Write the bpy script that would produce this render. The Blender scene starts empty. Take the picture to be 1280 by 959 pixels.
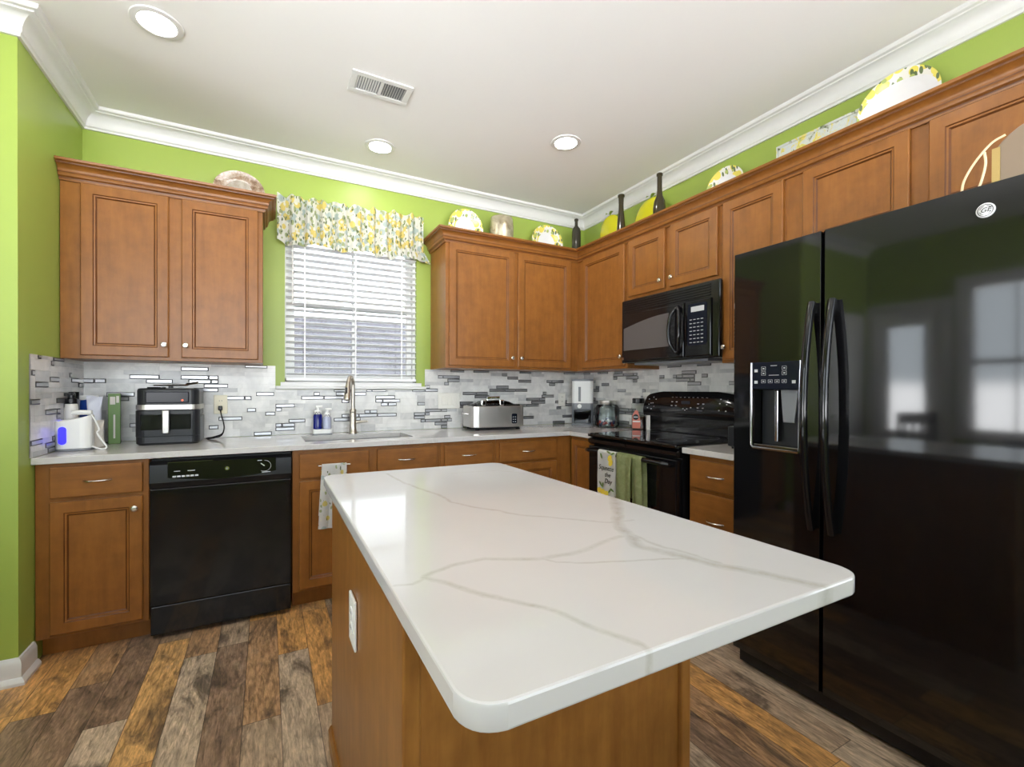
import bpy, bmesh, math, random
from mathutils import Vector, Matrix
R = math.radians
PI = math.pi
scn = bpy.context.scene
COL = scn.collection

# ------------------------------------------------------------------ camera
CAM = (0.9022, -3.3864, 1.221)
yaw, pitch, roll = R(28.123), R(-0.2206), R(0.1424)
fwd = Vector((math.sin(yaw) * math.cos(pitch), math.cos(yaw) * math.cos(pitch), math.sin(pitch)))
r0 = Vector((math.cos(yaw), -math.sin(yaw), 0)); u0 = r0.cross(fwd)
rt = math.cos(roll) * r0 + math.sin(roll) * u0
up = -math.sin(roll) * r0 + math.cos(roll) * u0
cd = bpy.data.cameras.new('camera'); cam = bpy.data.objects.new('camera', cd); COL.objects.link(cam)
M4 = Matrix((rt, up, -fwd)).transposed().to_4x4(); M4.translation = Vector(CAM)
cam.matrix_world = M4
cd.sensor_width = 36; cd.lens = 574.685 / 1280 * 36; cd.shift_y = 8.97 / 1280
cd.clip_start = 0.05
scn.camera = cam
# ------------------------------------------------------------------ world, light, exposure
SKY = 0.9
GROUND_GLOW = 7.6
HAZE = 3.3
LAMP = 42.0
w = bpy.data.worlds.new('sky'); scn.world = w; w.use_nodes = True
nt = w.node_tree; bg = nt.nodes['Background']
tc_ = nt.nodes.new('ShaderNodeTexCoord'); sx_ = nt.nodes.new('ShaderNodeSeparateXYZ'); nt.links.new(tc_.outputs['Generated'], sx_.inputs[0])
cr_ = nt.nodes.new('ShaderNodeValToRGB'); nt.links.new(sx_.outputs['Z'], cr_.inputs['Fac'])      # added glow below the horizon to light the ceiling, hazy sky above
el = cr_.color_ramp.elements
el[0].position = 0.0; el[0].color = (GROUND_GLOW * .97, GROUND_GLOW * .985, GROUND_GLOW, 1)
e1 = el.new(.02); e1.color = (HAZE * .84, HAZE * .93, HAZE, 1)
e2 = el.new(.22); e2.color = (HAZE * .84, HAZE * .93, HAZE, 1)
el[-1].position = .45; el[-1].color = (SKY * .93, SKY * .97, SKY, 1)
nt.links.new(cr_.outputs['Color'], bg.inputs['Color']); bg.inputs['Strength'].default_value = 1.0
vs = scn.view_settings
vs.view_transform = 'Standard'; vs.look = 'None'; vs.gamma = 1; vs.use_curve_mapping = False
vs.exposure = 1.0
scn.cycles.max_bounces = 10; scn.cycles.diffuse_bounces = 6; scn.cycles.glossy_bounces = 5
scn.cycles.transmission_bounces = 8; scn.cycles.transparent_max_bounces = 10
scn.cycles.sample_clamp_indirect = 6
scn.cycles.caustics_reflective = False; scn.cycles.caustics_refractive = False

# ------------------------------------------------------------------ room numbers
W = 3.4523; H = 2.765; XU = 3.144; XB = 2.880; ZC = 0.914; UF = -0.33; BF = -0.61

# ------------------------------------------------------------------ material helpers
def newmat(name):
    m = bpy.data.materials.new(name); m.use_nodes = True
    return m, m.node_tree, m.node_tree.nodes['Principled BSDF']
def P(name, col, rough=.5, metal=0, **kw):
    m, t, b = newmat(name)
    b.inputs['Base Color'].default_value = (*col, 1); b.inputs['Roughness'].default_value = rough
    b.inputs['Metallic'].default_value = metal
    for k, v in kw.items():
        k = k.replace('_', ' ')
        if k == 'Emission Color': v = (*v, 1)
        b.inputs[k].default_value = v
    return m
def N(t, typ, **kw):
    n = t.nodes.new(typ)
    for k, v in kw.items(): setattr(n, k, v)
    return n
def L(t, a, b): t.links.new(a, b)
def coords(t, scale=(1, 1, 1), which='Object'):
    c = N(t, 'ShaderNodeTexCoord'); mp = N(t, 'ShaderNodeMapping'); mp.inputs['Scale'].default_value = scale
    L(t, c.outputs[which], mp.inputs['Vector']); return mp.outputs['Vector']
def noise(t, vec, scale, detail=3, rough=.5, dist=0):
    n = N(t, 'ShaderNodeTexNoise'); n.inputs['Scale'].default_value = scale; n.inputs['Detail'].default_value = detail
    n.inputs['Roughness'].default_value = rough; n.inputs['Distortion'].default_value = dist
    L(t, vec, n.inputs['Vector']); return n.outputs['Fac']
def ramp(t, fac, stops, const=False):
    n = N(t, 'ShaderNodeValToRGB'); r = n.color_ramp
    if const: r.interpolation = 'CONSTANT'
    while len(r.elements) < len(stops): r.elements.new(.5)
    for e, (p, c) in zip(r.elements, stops): e.position = p; e.color = (*c, 1) if len(c) == 3 else c
    L(t, fac, n.inputs['Fac']); return n.outputs['Color']
def mix(t, fac, a, b, mode='MIX'):
    n = N(t, 'ShaderNodeMix', data_type='RGBA', blend_type=mode)
    for s, v in ((n.inputs['Factor'], fac), (n.inputs['A'], a), (n.inputs['B'], b)):
        if hasattr(v, 'links') or hasattr(v, 'is_linked'): L(t, v, s)
        elif isinstance(v, tuple): s.default_value = (*v, 1)
        else: s.default_value = v
    return n.outputs['Result']
def math_(t, op, a, b=None, c=None, clamp=False):
    n = N(t, 'ShaderNodeMath', operation=op); n.use_clamp = clamp
    for i, v in enumerate((a, b, c)):
        if v is None: continue
        if hasattr(v, 'is_linked'): L(t, v, n.inputs[i])
        else: n.inputs[i].default_value = v
    return n.outputs[0]
def bump(t, b, h, strength=.1, dist=.01):
    n = N(t, 'ShaderNodeBump'); n.inputs['Strength'].default_value = strength; n.inputs['Distance'].default_value = dist
    L(t, h, n.inputs['Height']); L(t, n.outputs['Normal'], b.inputs['Normal'])

def wood(name, base, dark, rough=.33, axis='z'):
    m, t, b = newmat(name)
    sc = {'z': (9, 9, 1.0), 'x': (1.0, 9, 9), 'y': (9, 1.0, 9)}[axis]
    v = coords(t, sc)
    a = noise(t, v, 3.5, 5, .6, .4); v2 = coords(t, (1, 1, 1)); c = noise(t, v2, 2.2, 3, .5)
    col = ramp(t, a, [(.25, dark), (.72, base)])
    col = mix(t, math_(t, 'MULTIPLY', c, .30), col, tuple(x * 1.25 for x in base))
    cl = noise(t, v2, 14, 4, .6); col = mix(t, 1.0, col, ramp(t, cl, [(.3, (.86, .85, .84)), (.7, (1.10, 1.10, 1.10))]), 'MULTIPLY')
    L(t, col, b.inputs['Base Color']); b.inputs['Roughness'].default_value = rough
    b.inputs['Coat Weight'].default_value = .06; b.inputs['Specular IOR Level'].default_value = .36; b.inputs['Coat Roughness'].default_value = .22
    return m

M = {}
M['wood'] = wood('maple', (.268, .104, .0215), (.19, .068, .0128))
M['wood_h'] = wood('maple_horizontal', (.262, .101, .021), (.18, .064, .012), axis='x')
M['glaze'] = wood('maple_glaze', (.13, .042, .009), (.09, .028, .006))
M['island_wood'] = wood('island_veneer', (.34, .148, .034), (.19, .07, .014), .3)
M['wood_in'] = P('cabinet_inside', (.12, .05, .018), .6)
M['green'] = None
def paint(name, col, rough):
    m, t, b = newmat(name)
    v = coords(t); n = noise(t, v, 1.4, 2)
    L(t, mix(t, n, tuple(x * .96 for x in col), tuple(min(1, x * 1.04) for x in col)), b.inputs['Base Color'])
    b.inputs['Roughness'].default_value = rough
    bump(t, b, noise(t, v, 180, 2), .04, .002)
    return m
M['green'] = paint('green_wall_paint', (.315, .415, .075), .42)
M['ceil'] = paint('ceiling_paint', (.83, .82, .81), .8)
M['trim'] = paint('white_trim_paint', (.70, .70, .69), .35)
M['door_white'] = paint('white_door_paint', (.8, .8, .8), .4)

# floor: long rustic planks
def floor_mat():
    m, t, b = newmat('rustic_plank_floor')
    c = N(t, 'ShaderNodeTexCoord'); s = N(t, 'ShaderNodeSeparateXYZ'); L(t, c.outputs['Object'], s.inputs[0])
    PW, PL = .125, .84
    u = math_(t, 'DIVIDE', math_(t, 'SUBTRACT', s.outputs['X'], .076), PW); row = math_(t, 'FLOOR', u)
    wn = N(t, 'ShaderNodeTexWhiteNoise', noise_dimensions='1D'); L(t, row, wn.inputs['W'])
    vv = math_(t, 'ADD', math_(t, 'DIVIDE', s.outputs['Y'], PL), math_(t, 'MULTIPLY', wn.outputs['Value'], 7.3)); cl = math_(t, 'FLOOR', vv)
    cb = N(t, 'ShaderNodeCombineXYZ'); L(t, row, cb.inputs[0]); L(t, cl, cb.inputs[1])
    w2 = N(t, 'ShaderNodeTexWhiteNoise', noise_dimensions='2D'); L(t, cb.outputs[0], w2.inputs['Vector'])
    base = ramp(t, w2.outputs['Value'], [(0, (.37, .25, .165)), (.2, (.55, .42, .30)), (.36, (.66, .345, .12)), (.5, (.31, .20, .13)), (.64, (.70, .40, .155)), (.78, (.48, .345, .235)), (.9, (.46, .27, .14))], True)
    # per plank offset for the grain
    of = N(t, 'ShaderNodeVectorMath', operation='SCALE'); L(t, cb.outputs[0], of.inputs[0]); of.inputs['Scale'].default_value = 3.71
    ad = N(t, 'ShaderNodeVectorMath', operation='ADD'); L(t, c.outputs['Object'], ad.inputs[0]); L(t, of.outputs[0], ad.inputs[1])
    mp = N(t, 'ShaderNodeMapping'); mp.inputs['Scale'].default_value = (22, 3.2, 1); L(t, ad.outputs[0], mp.inputs[0])
    g = noise(t, mp.outputs[0], 2.6, 6, .68, 1.2)
    mp2 = N(t, 'ShaderNodeMapping'); mp2.inputs['Scale'].default_value = (5, 2.0, 1); L(t, ad.outputs[0], mp2.inputs[0])
    big = noise(t, mp2.outputs[0], 1.6, 5, .65, .8)
    col = mix(t, 1.0, base, ramp(t, g, [(.30, (.42, .40, .38)), (.5, (.95, .95, .95)), (.70, (1.35, 1.32, 1.3))]), 'MULTIPLY')
    col = mix(t, ramp(t, big, [(.34, (.8, .8, .8)), (.50, (0, 0, 0))]), col, (.07, .05, .038))
    col = mix(t, ramp(t, big, [(.58, (0, 0, 0)), (.75, (.55, .55, .55))]), col, (.36, .29, .21))
    mp3 = N(t, 'ShaderNodeMapping'); mp3.inputs['Scale'].default_value = (60, 9, 1); L(t, ad.outputs[0], mp3.inputs[0])
    fine = noise(t, mp3.outputs[0], 2, 4, .7)
    col = mix(t, 1.0, col, ramp(t, fine, [(.3, (.62, .62, .62)), (.7, (1.25, 1.25, 1.25))]), 'MULTIPLY')
    fu = math_(t, 'FRACT', u); fv = math_(t, 'FRACT', vv)
    eu = math_(t, 'MINIMUM', fu, math_(t, 'SUBTRACT', 1, fu)); ev = math_(t, 'MINIMUM', fv, math_(t, 'SUBTRACT', 1, fv))
    seam = math_(t, 'MINIMUM', math_(t, 'MULTIPLY', eu, PW), math_(t, 'MULTIPLY', ev, PL))
    sm = math_(t, 'LESS_THAN', seam, .0013)
    col = mix(t, math_(t, 'MULTIPLY', sm, .75), col, (.05, .035, .025))
    L(t, col, b.inputs['Base Color'])
    b.inputs['Roughness'].default_value = .36
    bump(t, b, math_(t, 'SUBTRACT', g, math_(t, 'MULTIPLY', sm, .8)), .18, .003)
    return m
M['floor'] = floor_mat()

# quartz with veins running through the stone
def seg_group():
    g = bpy.data.node_groups.new('vein_distance', 'ShaderNodeTree')
    for n in ('P', 'A', 'B'): g.interface.new_socket(n, in_out='INPUT', socket_type='NodeSocketVector')
    g.interface.new_socket('Width', in_out='INPUT', socket_type='NodeSocketFloat')
    g.interface.new_socket('D', in_out='OUTPUT', socket_type='NodeSocketFloat')
    i = N(g, 'NodeGroupInput'); o = N(g, 'NodeGroupOutput')
    def vm(op, a, b):
        n = N(g, 'ShaderNodeVectorMath', operation=op); L(g, a, n.inputs[0])
        if b is not None: L(g, b, n.inputs['Scale'] if op == 'SCALE' else n.inputs[1])
        return n
    ap = vm('SUBTRACT', i.outputs['P'], i.outputs['A']).outputs[0]; ab = vm('SUBTRACT', i.outputs['B'], i.outputs['A']).outputs[0]
    h = math_(g, 'DIVIDE', vm('DOT_PRODUCT', ap, ab).outputs['Value'], vm('DOT_PRODUCT', ab, ab).outputs['Value'], clamp=True)
    d = vm('LENGTH', vm('SUBTRACT', ap, vm('SCALE', ab, h).outputs[0]).outputs[0], None).outputs['Value']
    L(g, math_(g, 'DIVIDE', d, i.outputs['Width']), o.inputs['D'])
    return g
SEG = None
def quartz(name, veins, soft=.6):
    global SEG
    m, t, b = newmat(name)
    c = N(t, 'ShaderNodeTexCoord')
    v = c.outputs['Object']
    base = ramp(t, noise(t, v, 2.3, 3), [(.3, (.555, .535, .52)), (.7, (.60, .58, .565))])
    if veins:
        SEG = SEG or seg_group()
        nz = N(t, 'ShaderNodeTexNoise'); nz.inputs['Scale'].default_value = 9; nz.inputs['Detail'].default_value = 5; L(t, v, nz.inputs['Vector'])
        sb = N(t, 'ShaderNodeVectorMath', operation='SUBTRACT'); L(t, nz.outputs['Color'], sb.inputs[0]); sb.inputs[1].default_value = (.5, .5, .5)
        sc = N(t, 'ShaderNodeVectorMath', operation='MULTIPLY'); L(t, sb.outputs[0], sc.inputs[0]); sc.inputs[1].default_value = (.035, .035, 0)
        ad = N(t, 'ShaderNodeVectorMath', operation='ADD'); L(t, v, ad.inputs[0]); L(t, sc.outputs[0], ad.inputs[1])
        fl = N(t, 'ShaderNodeVectorMath', operation='MULTIPLY'); L(t, ad.outputs[0], fl.inputs[0]); fl.inputs[1].default_value = (1, 1, 0)
        best = None; strong = None
        for pts, wd, st in veins:
            cur = None
            for a, bb in zip(pts, pts[1:]):
                g = N(t, 'ShaderNodeGroup'); g.node_tree = SEG; L(t, fl.outputs[0], g.inputs['P'])
                g.inputs['A'].default_value = (*a, 0); g.inputs['B'].default_value = (*bb, 0); g.inputs['Width'].default_value = wd
                cur = g.outputs['D'] if cur is None else math_(t, 'MINIMUM', cur, g.outputs['D'])
            k = math_(t, 'MULTIPLY', math_(t, 'SUBTRACT', 1.0, cur, clamp=True), st)
            best = k if best is None else math_(t, 'MAXIMUM', best, k)
        pat = noise(t, v, 38, 4, .7)
        fac = math_(t, 'MULTIPLY', math_(t, 'POWER', best, .7), math_(t, 'ADD', -.25, math_(t, 'MULTIPLY', pat, 2.1)), clamp=True)
        base = mix(t, fac, base, (.43, .405, .36))
    else:
        fv = noise(t, v, 2.1, 6, .6, 1.5)
        e = math_(t, 'ABSOLUTE', math_(t, 'SUBTRACT', fv, .5))
        base = mix(t, ramp(t, e, [(0, (.28, .28, .28)), (.02, (0, 0, 0))]), base, (.40, .38, .33))
    L(t, base, b.inputs['Base Color'])
    b.inputs['Roughness'].default_value = .08
    return m
ISLAND_VEINS = [
 ([(1.29, -1.71), (1.297, -1.913), (1.34, -2.106), (1.343, -2.214), (1.396, -2.317), (1.445, -2.402), (1.519, -2.48), (1.597, -2.557), (1.66, -2.568)], 0.0075, 0.6),
 ([(1.795, -2.343), (1.716, -2.447), (1.634, -2.54), (1.586, -2.613), (1.57, -2.666), (1.543, -2.717), (1.565, -2.767), (1.584, -2.814), (1.612, -2.874), (1.644, -2.95), (1.674, -2.999)], 0.017, 0.85),
 ([(1.585, -2.599), (1.581, -2.742), (1.613, -2.842)], 0.007, 0.6),
 ([(1.137, -2.659), (1.186, -2.634), (1.251, -2.63), (1.295, -2.656), (1.34, -2.674), (1.399, -2.68), (1.455, -2.68), (1.556, -2.647)], 0.01, 0.6),
 ([(1.34, -2.674), (1.357, -2.703), (1.437, -2.749), (1.565, -2.795)], 0.005, 0.7),
 ([(1.08, -2.669), (1.105, -2.677), (1.135, -2.665)], 0.005, 0.6),
 ([(1.13, -2.665), (1.164, -2.711), (1.189, -2.765), (1.22, -2.804), (1.25, -2.852), (1.265, -2.893), (1.282, -2.934), (1.298, -2.973), (1.295, -2.999)], 0.0085, 0.75),
 ([(1.483, -1.81), (1.666, -1.831), (1.784, -2.034), (1.861, -2.138)], 0.004, 0.4),
]
M['quartz'] = quartz('white_quartz', None)

# plastics, metals, glass
M['black_gloss'] = P('black_gloss_enamel', (.006, .006, .007), .08, Specular_IOR_Level=.42)
def fridge_mat():
    m, t, b = newmat('black_fridge_enamel')
    b.inputs['Base Color'].default_value = (.006, .006, .007, 1); b.inputs['Roughness'].default_value = .06
    b.inputs['Specular IOR Level'].default_value = .62
    v = coords(t); bump(t, b, noise(t, v, 3.0, 2), .06, .004)
    return m
M['fridge'] = fridge_mat()
M['black_satin'] = P('black_satin_plastic', (.008, .008, .009), .25, Specular_IOR_Level=.35)
M['black_matte'] = P('black_matte', (.01, .01, .01), .6)
M['black_glass'] = P('black_glass', (.004, .004, .005), .03, Specular_IOR_Level=.6)
M['grey_mesh'] = P('grey_screen_glass', (.09, .085, .085), .18)
M['nickel'] = P('brushed_nickel', (.72, .69, .64), .25, 1)
M['chrome'] = P('polished_chrome', (.85, .85, .85), .08, 1)
M['dark_chrome'] = P('smoked_chrome', (.30, .30, .31), .12, 1)
M['steel'] = P('brushed_steel', (.60, .57, .54), .3, 1)
M['faucet'] = P('warm_nickel', (.52, .47, .40), .28, 1)
M['sinksteel'] = P('sink_steel', (.20, .195, .185), .4, 1)
M['white_plastic'] = P('white_plastic', (.82, .82, .80), .35)
M['cream_plastic'] = P('cream_plastic', (.78, .76, .70), .4)
M['ivory'] = P('ivory_plate', (.80, .74, .56), .35)
M['slot'] = P('dark_slot', (.02, .02, .02), .6)
M['grey_plastic'] = P('grey_plastic', (.20, .21, .23), .35)
M['lightgrey'] = P('light_grey_marks', (.55, .56, .58), .5)
M['glass'] = P('clear_glass', (.97, .98, .98), .02, Transmission_Weight=1.0, IOR=1.3)
M['thin_glass'] = None
def thin_glass(name, amt=.9, tint=(1, 1, 1)):
    m, t, b = newmat(name); out = t.nodes['Material Output']
    tr = N(t, 'ShaderNodeBsdfTransparent'); tr.inputs[0].default_value = (*tint, 1)
    gl = N(t, 'ShaderNodeBsdfGlossy'); gl.inputs['Roughness'].default_value = .02
    fr = N(t, 'ShaderNodeFresnel'); fr.inputs[0].default_value = 1.45
    mx = N(t, 'ShaderNodeMixShader'); L(t, fr.outputs[0], mx.inputs[0]); L(t, tr.outputs[0], mx.inputs[1]); L(t, gl.outputs[0], mx.inputs[2])
    L(t, mx.outputs[0], out.inputs[0]); t.nodes.remove(b)
    return m
M['thin_glass'] = thin_glass('window_glass')
M['jar_glass'] = thin_glass('jar_glass', tint=(.93, .96, .96))
M['smoke_glass'] = thin_glass('smoked_glass', tint=(.35, .36, .38))
M['blind'] = P('white_blind', (.86, .87, .88), .45)
M['blue_led'] = P('blue_led_window', (.03, .03, .6), .3, Emission_Color=(.03, .02, 1.0), Emission_Strength=.8)
M['amber_led'] = P('red_indicator', (.3, .05, .02), .3, Emission_Color=(1, .12, .03), Emission_Strength=.8)
M['blue_bag'] = P('blue_foil', (.01, .06, .38), .3)
M['plastic_bag'] = P('pale_plastic_bag', (.62, .63, .72), .35)
M['beige_cloth'] = P('beige_paper', (.60, .56, .50), .7)
M['green_card'] = P('green_cover', (.10, .19, .035), .45)
M['charcoal'] = P('charcoal_plastic', (.014, .015, .018), .3, Specular_IOR_Level=.4)
M['dark_panel'] = P('dark_panel', (.008, .010, .018), .12, Specular_IOR_Level=.18)
M['cookware_inside'] = P('dark_basket', (.035, .033, .032), .35)
M['blue_soap'] = P('blue_soap', (.005, .01, .16), .12)
M['clear_soap'] = P('clear_soap', (.42, .45, .58), .12)
M['badge_silver'] = P('satin_silver', (.72, .72, .74), .35, .4)
M['white_cloth'] = P('white_cotton', (.88, .86, .84), .9)
M['bottle'] = P('dark_green_bottle', (.035, .028, .012), .1)
M['bottle_cool'] = P('smoky_bottle', (.035, .032, .022), .12)
M['tan_card'] = P('tan_box_card', (.25, .18, .12), .5)
M['gold_strip'] = P('gold_strip', (.45, .32, .12), .35, .6)
M['rope'] = P('cream_rope', (.74, .60, .38), .8)
M['red_candy'] = P('red_wrapper', (.5, .05, .04), .3); M['white_candy'] = P('white_wrapper', (.75, .72, .72), .3); M['navy_candy'] = P('navy_wrapper', (.03, .03, .12), .3)
M['pink_label'] = P('coral_label', (.72, .22, .16), .5)
M['coffee'] = P('brown_contents', (.10, .045, .025), .6)
M['lemon'] = P('lemon_yellow_glaze', (.66, .63, .015), .22)
M['leaf'] = P('leaf_green_glaze', (.25, .36, .05), .35)
M['emit'] = None
m_, t_, b_ = newmat('lamp_diffuser'); b_.inputs['Emission Color'].default_value = (1, .97, .93, 1); b_.inputs['Emission Strength'].default_value = LAMP
M['emit'] = m_

def blobs(t, v, scale, thr, seed=0, stretch=(1, 1, 1), rnd=1.0):
    mp = N(t, 'ShaderNodeMapping'); mp.inputs['Scale'].default_value = stretch; mp.inputs['Location'].default_value = (seed, seed * 1.7, seed * .6); L(t, v, mp.inputs[0])
    vo = N(t, 'ShaderNodeTexVoronoi'); vo.inputs['Scale'].default_value = scale; vo.inputs['Randomness'].default_value = rnd; L(t, mp.outputs[0], vo.inputs['Vector'])
    return math_(t, 'LESS_THAN', vo.outputs['Distance'], thr)
def floral(name, ground, k=1.0, dens=1.0, rough=.8):
    m, t, b = newmat(name); v = coords(t)
    wv = N(t, 'ShaderNodeTexNoise'); wv.inputs['Scale'].default_value = 20 * k; L(t, v, wv.inputs['Vector'])
    ad = N(t, 'ShaderNodeVectorMath', operation='MULTIPLY_ADD'); L(t, wv.outputs['Color'], ad.inputs[0]); ad.inputs[1].default_value = (.03 / k,) * 3; L(t, v, ad.inputs[2])
    v = ad.outputs[0]
    col = mix(t, blobs(t, v, 9 * k, .42 * dens, 1), ground, (.52, .60, .58))
    col = mix(t, blobs(t, v, 11 * k, .36 * dens, 4, (1.6, 1, .9)), col, (.42, .47, .25))
    col = mix(t, blobs(t, v, 9 * k, .40 * dens, 2, (1, 1, .8)), col, (.78, .66, .22))
    col = mix(t, blobs(t, v, 14 * k, .26 * dens, 3, (1.9, 1, .8)), col, (.17, .22, .11))
    col = mix(t, blobs(t, v, 13 * k, .30 * dens, 6), col, (.84, .82, .72))
    L(t, col, b.inputs['Base Color']); b.inputs['Roughness'].default_value = rough
    return m
M['curtain'] = floral('lemon_print_fabric', (.80, .79, .73), 2.1)
M['towel_print'] = floral('lemon_dot_fabric', (.78, .77, .74), 2.0, .55)
def lemon_rim(name, r_in, sx=1.0):
    m, t, b = newmat(name); c = N(t, 'ShaderNodeTexCoord'); v = c.outputs['Object']
    mp = N(t, 'ShaderNodeMapping'); mp.inputs['Scale'].default_value = (1 / sx, 0, 1); L(t, v, mp.inputs[0])
    ln = N(t, 'ShaderNodeVectorMath', operation='LENGTH'); L(t, mp.outputs[0], ln.inputs[0])
    rim = math_(t, 'GREATER_THAN', ln.outputs['Value'], r_in)
    col = mix(t, blobs(t, v, 20, .52, 2), (.80, .79, .74), (.80, .70, .14))
    col = mix(t, blobs(t, v, 26, .33, 5, (1.7, 1, .8)), col, (.14, .19, .09))
    col = mix(t, blobs(t, v, 26, .30, 8), col, (.42, .50, .16))
    L(t, mix(t, rim, (.80, .80, .82), col), b.inputs['Base Color']); b.inputs['Roughness'].default_value = .15
    return m
M['plate'] = lemon_rim('lemon_plate_glaze', .082)
M['platter'] = lemon_rim('lemon_platter_glaze', .098, 1.45)
def mottled(name, stops, scale, rough=.3, metal=0, stretch=(1, 1, 1)):
    m, t, b = newmat(name); v = coords(t, stretch)
    L(t, ramp(t, noise(t, v, scale, 5, .65, .6), stops), b.inputs['Base Color']); b.inputs['Roughness'].default_value = rough; b.inputs['Metallic'].default_value = metal
    return m
M['brown_plate'] = mottled('brown_speckled_glaze', [(.3, (.13, .06, .03)), (.48, (.36, .25, .17)), (.6, (.50, .42, .34))], 34, .18)
M['brown_plate_mid'] = mottled('pearl_grey_glaze', [(.3, (.28, .23, .16)), (.55, (.48, .44, .38))], 16, .1)
M['tin'] = mottled('aged_pewter', [(.3, (.28, .22, .12)), (.55, (.62, .56, .42)), (.7, (.75, .70, .58))], 14, .35, .75)
M['tray'] = mottled('lemon_tray_print', [(.36, (.10, .13, .05)), (.44, (.60, .62, .55)), (.52, (.50, .56, .58)), (.57, (.72, .60, .10)), (.66, (.40, .44, .16))], 19, .4)
M['green_towel'] = mottled('sage_terry', [(.3, (.31, .34, .14)), (.7, (.46, .49, .24))], 30, .95)
M['siding'] = mottled('grey_siding', [(.3, (.075, .07, .09)), (.7, (.12, .112, .145))], 3, .8)
M['grass'] = mottled('lawn', [(.3, (.06, .12, .02)), (.7, (.12, .2, .05))], 5, .95)

# backsplash tile stone types
def stone(name, a, b_, sc):
    m, t, b = newmat(name); v = coords(t)
    L(t, ramp(t, noise(t, v, sc, 6, .6, 1.0), [(.35, a), (.65, b_)]), b.inputs['Base Color']); b.inputs['Roughness'].default_value = .22
    return m
M['tile_white'] = stone('white_marble_tile', (.66, .655, .64), (.80, .79, .765), 9)
M['tile_pale'] = stone('pale_grey_marble_tile', (.56, .56, .55), (.72, .71, .69), 11)
M['tile_grey'] = stone('grey_marble_tile', (.44, .44, .445), (.60, .60, .595), 8)
M['tile_mirror'] = P('mirror_glass_tile', (.40, .40, .41), .28, .75)
M['tile_edge'] = P('bevelled_mirror_edge', (.12, .12, .125), .35, .5)
M['grout'] = P('grout', (.62, .61, .59), .8)

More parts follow.
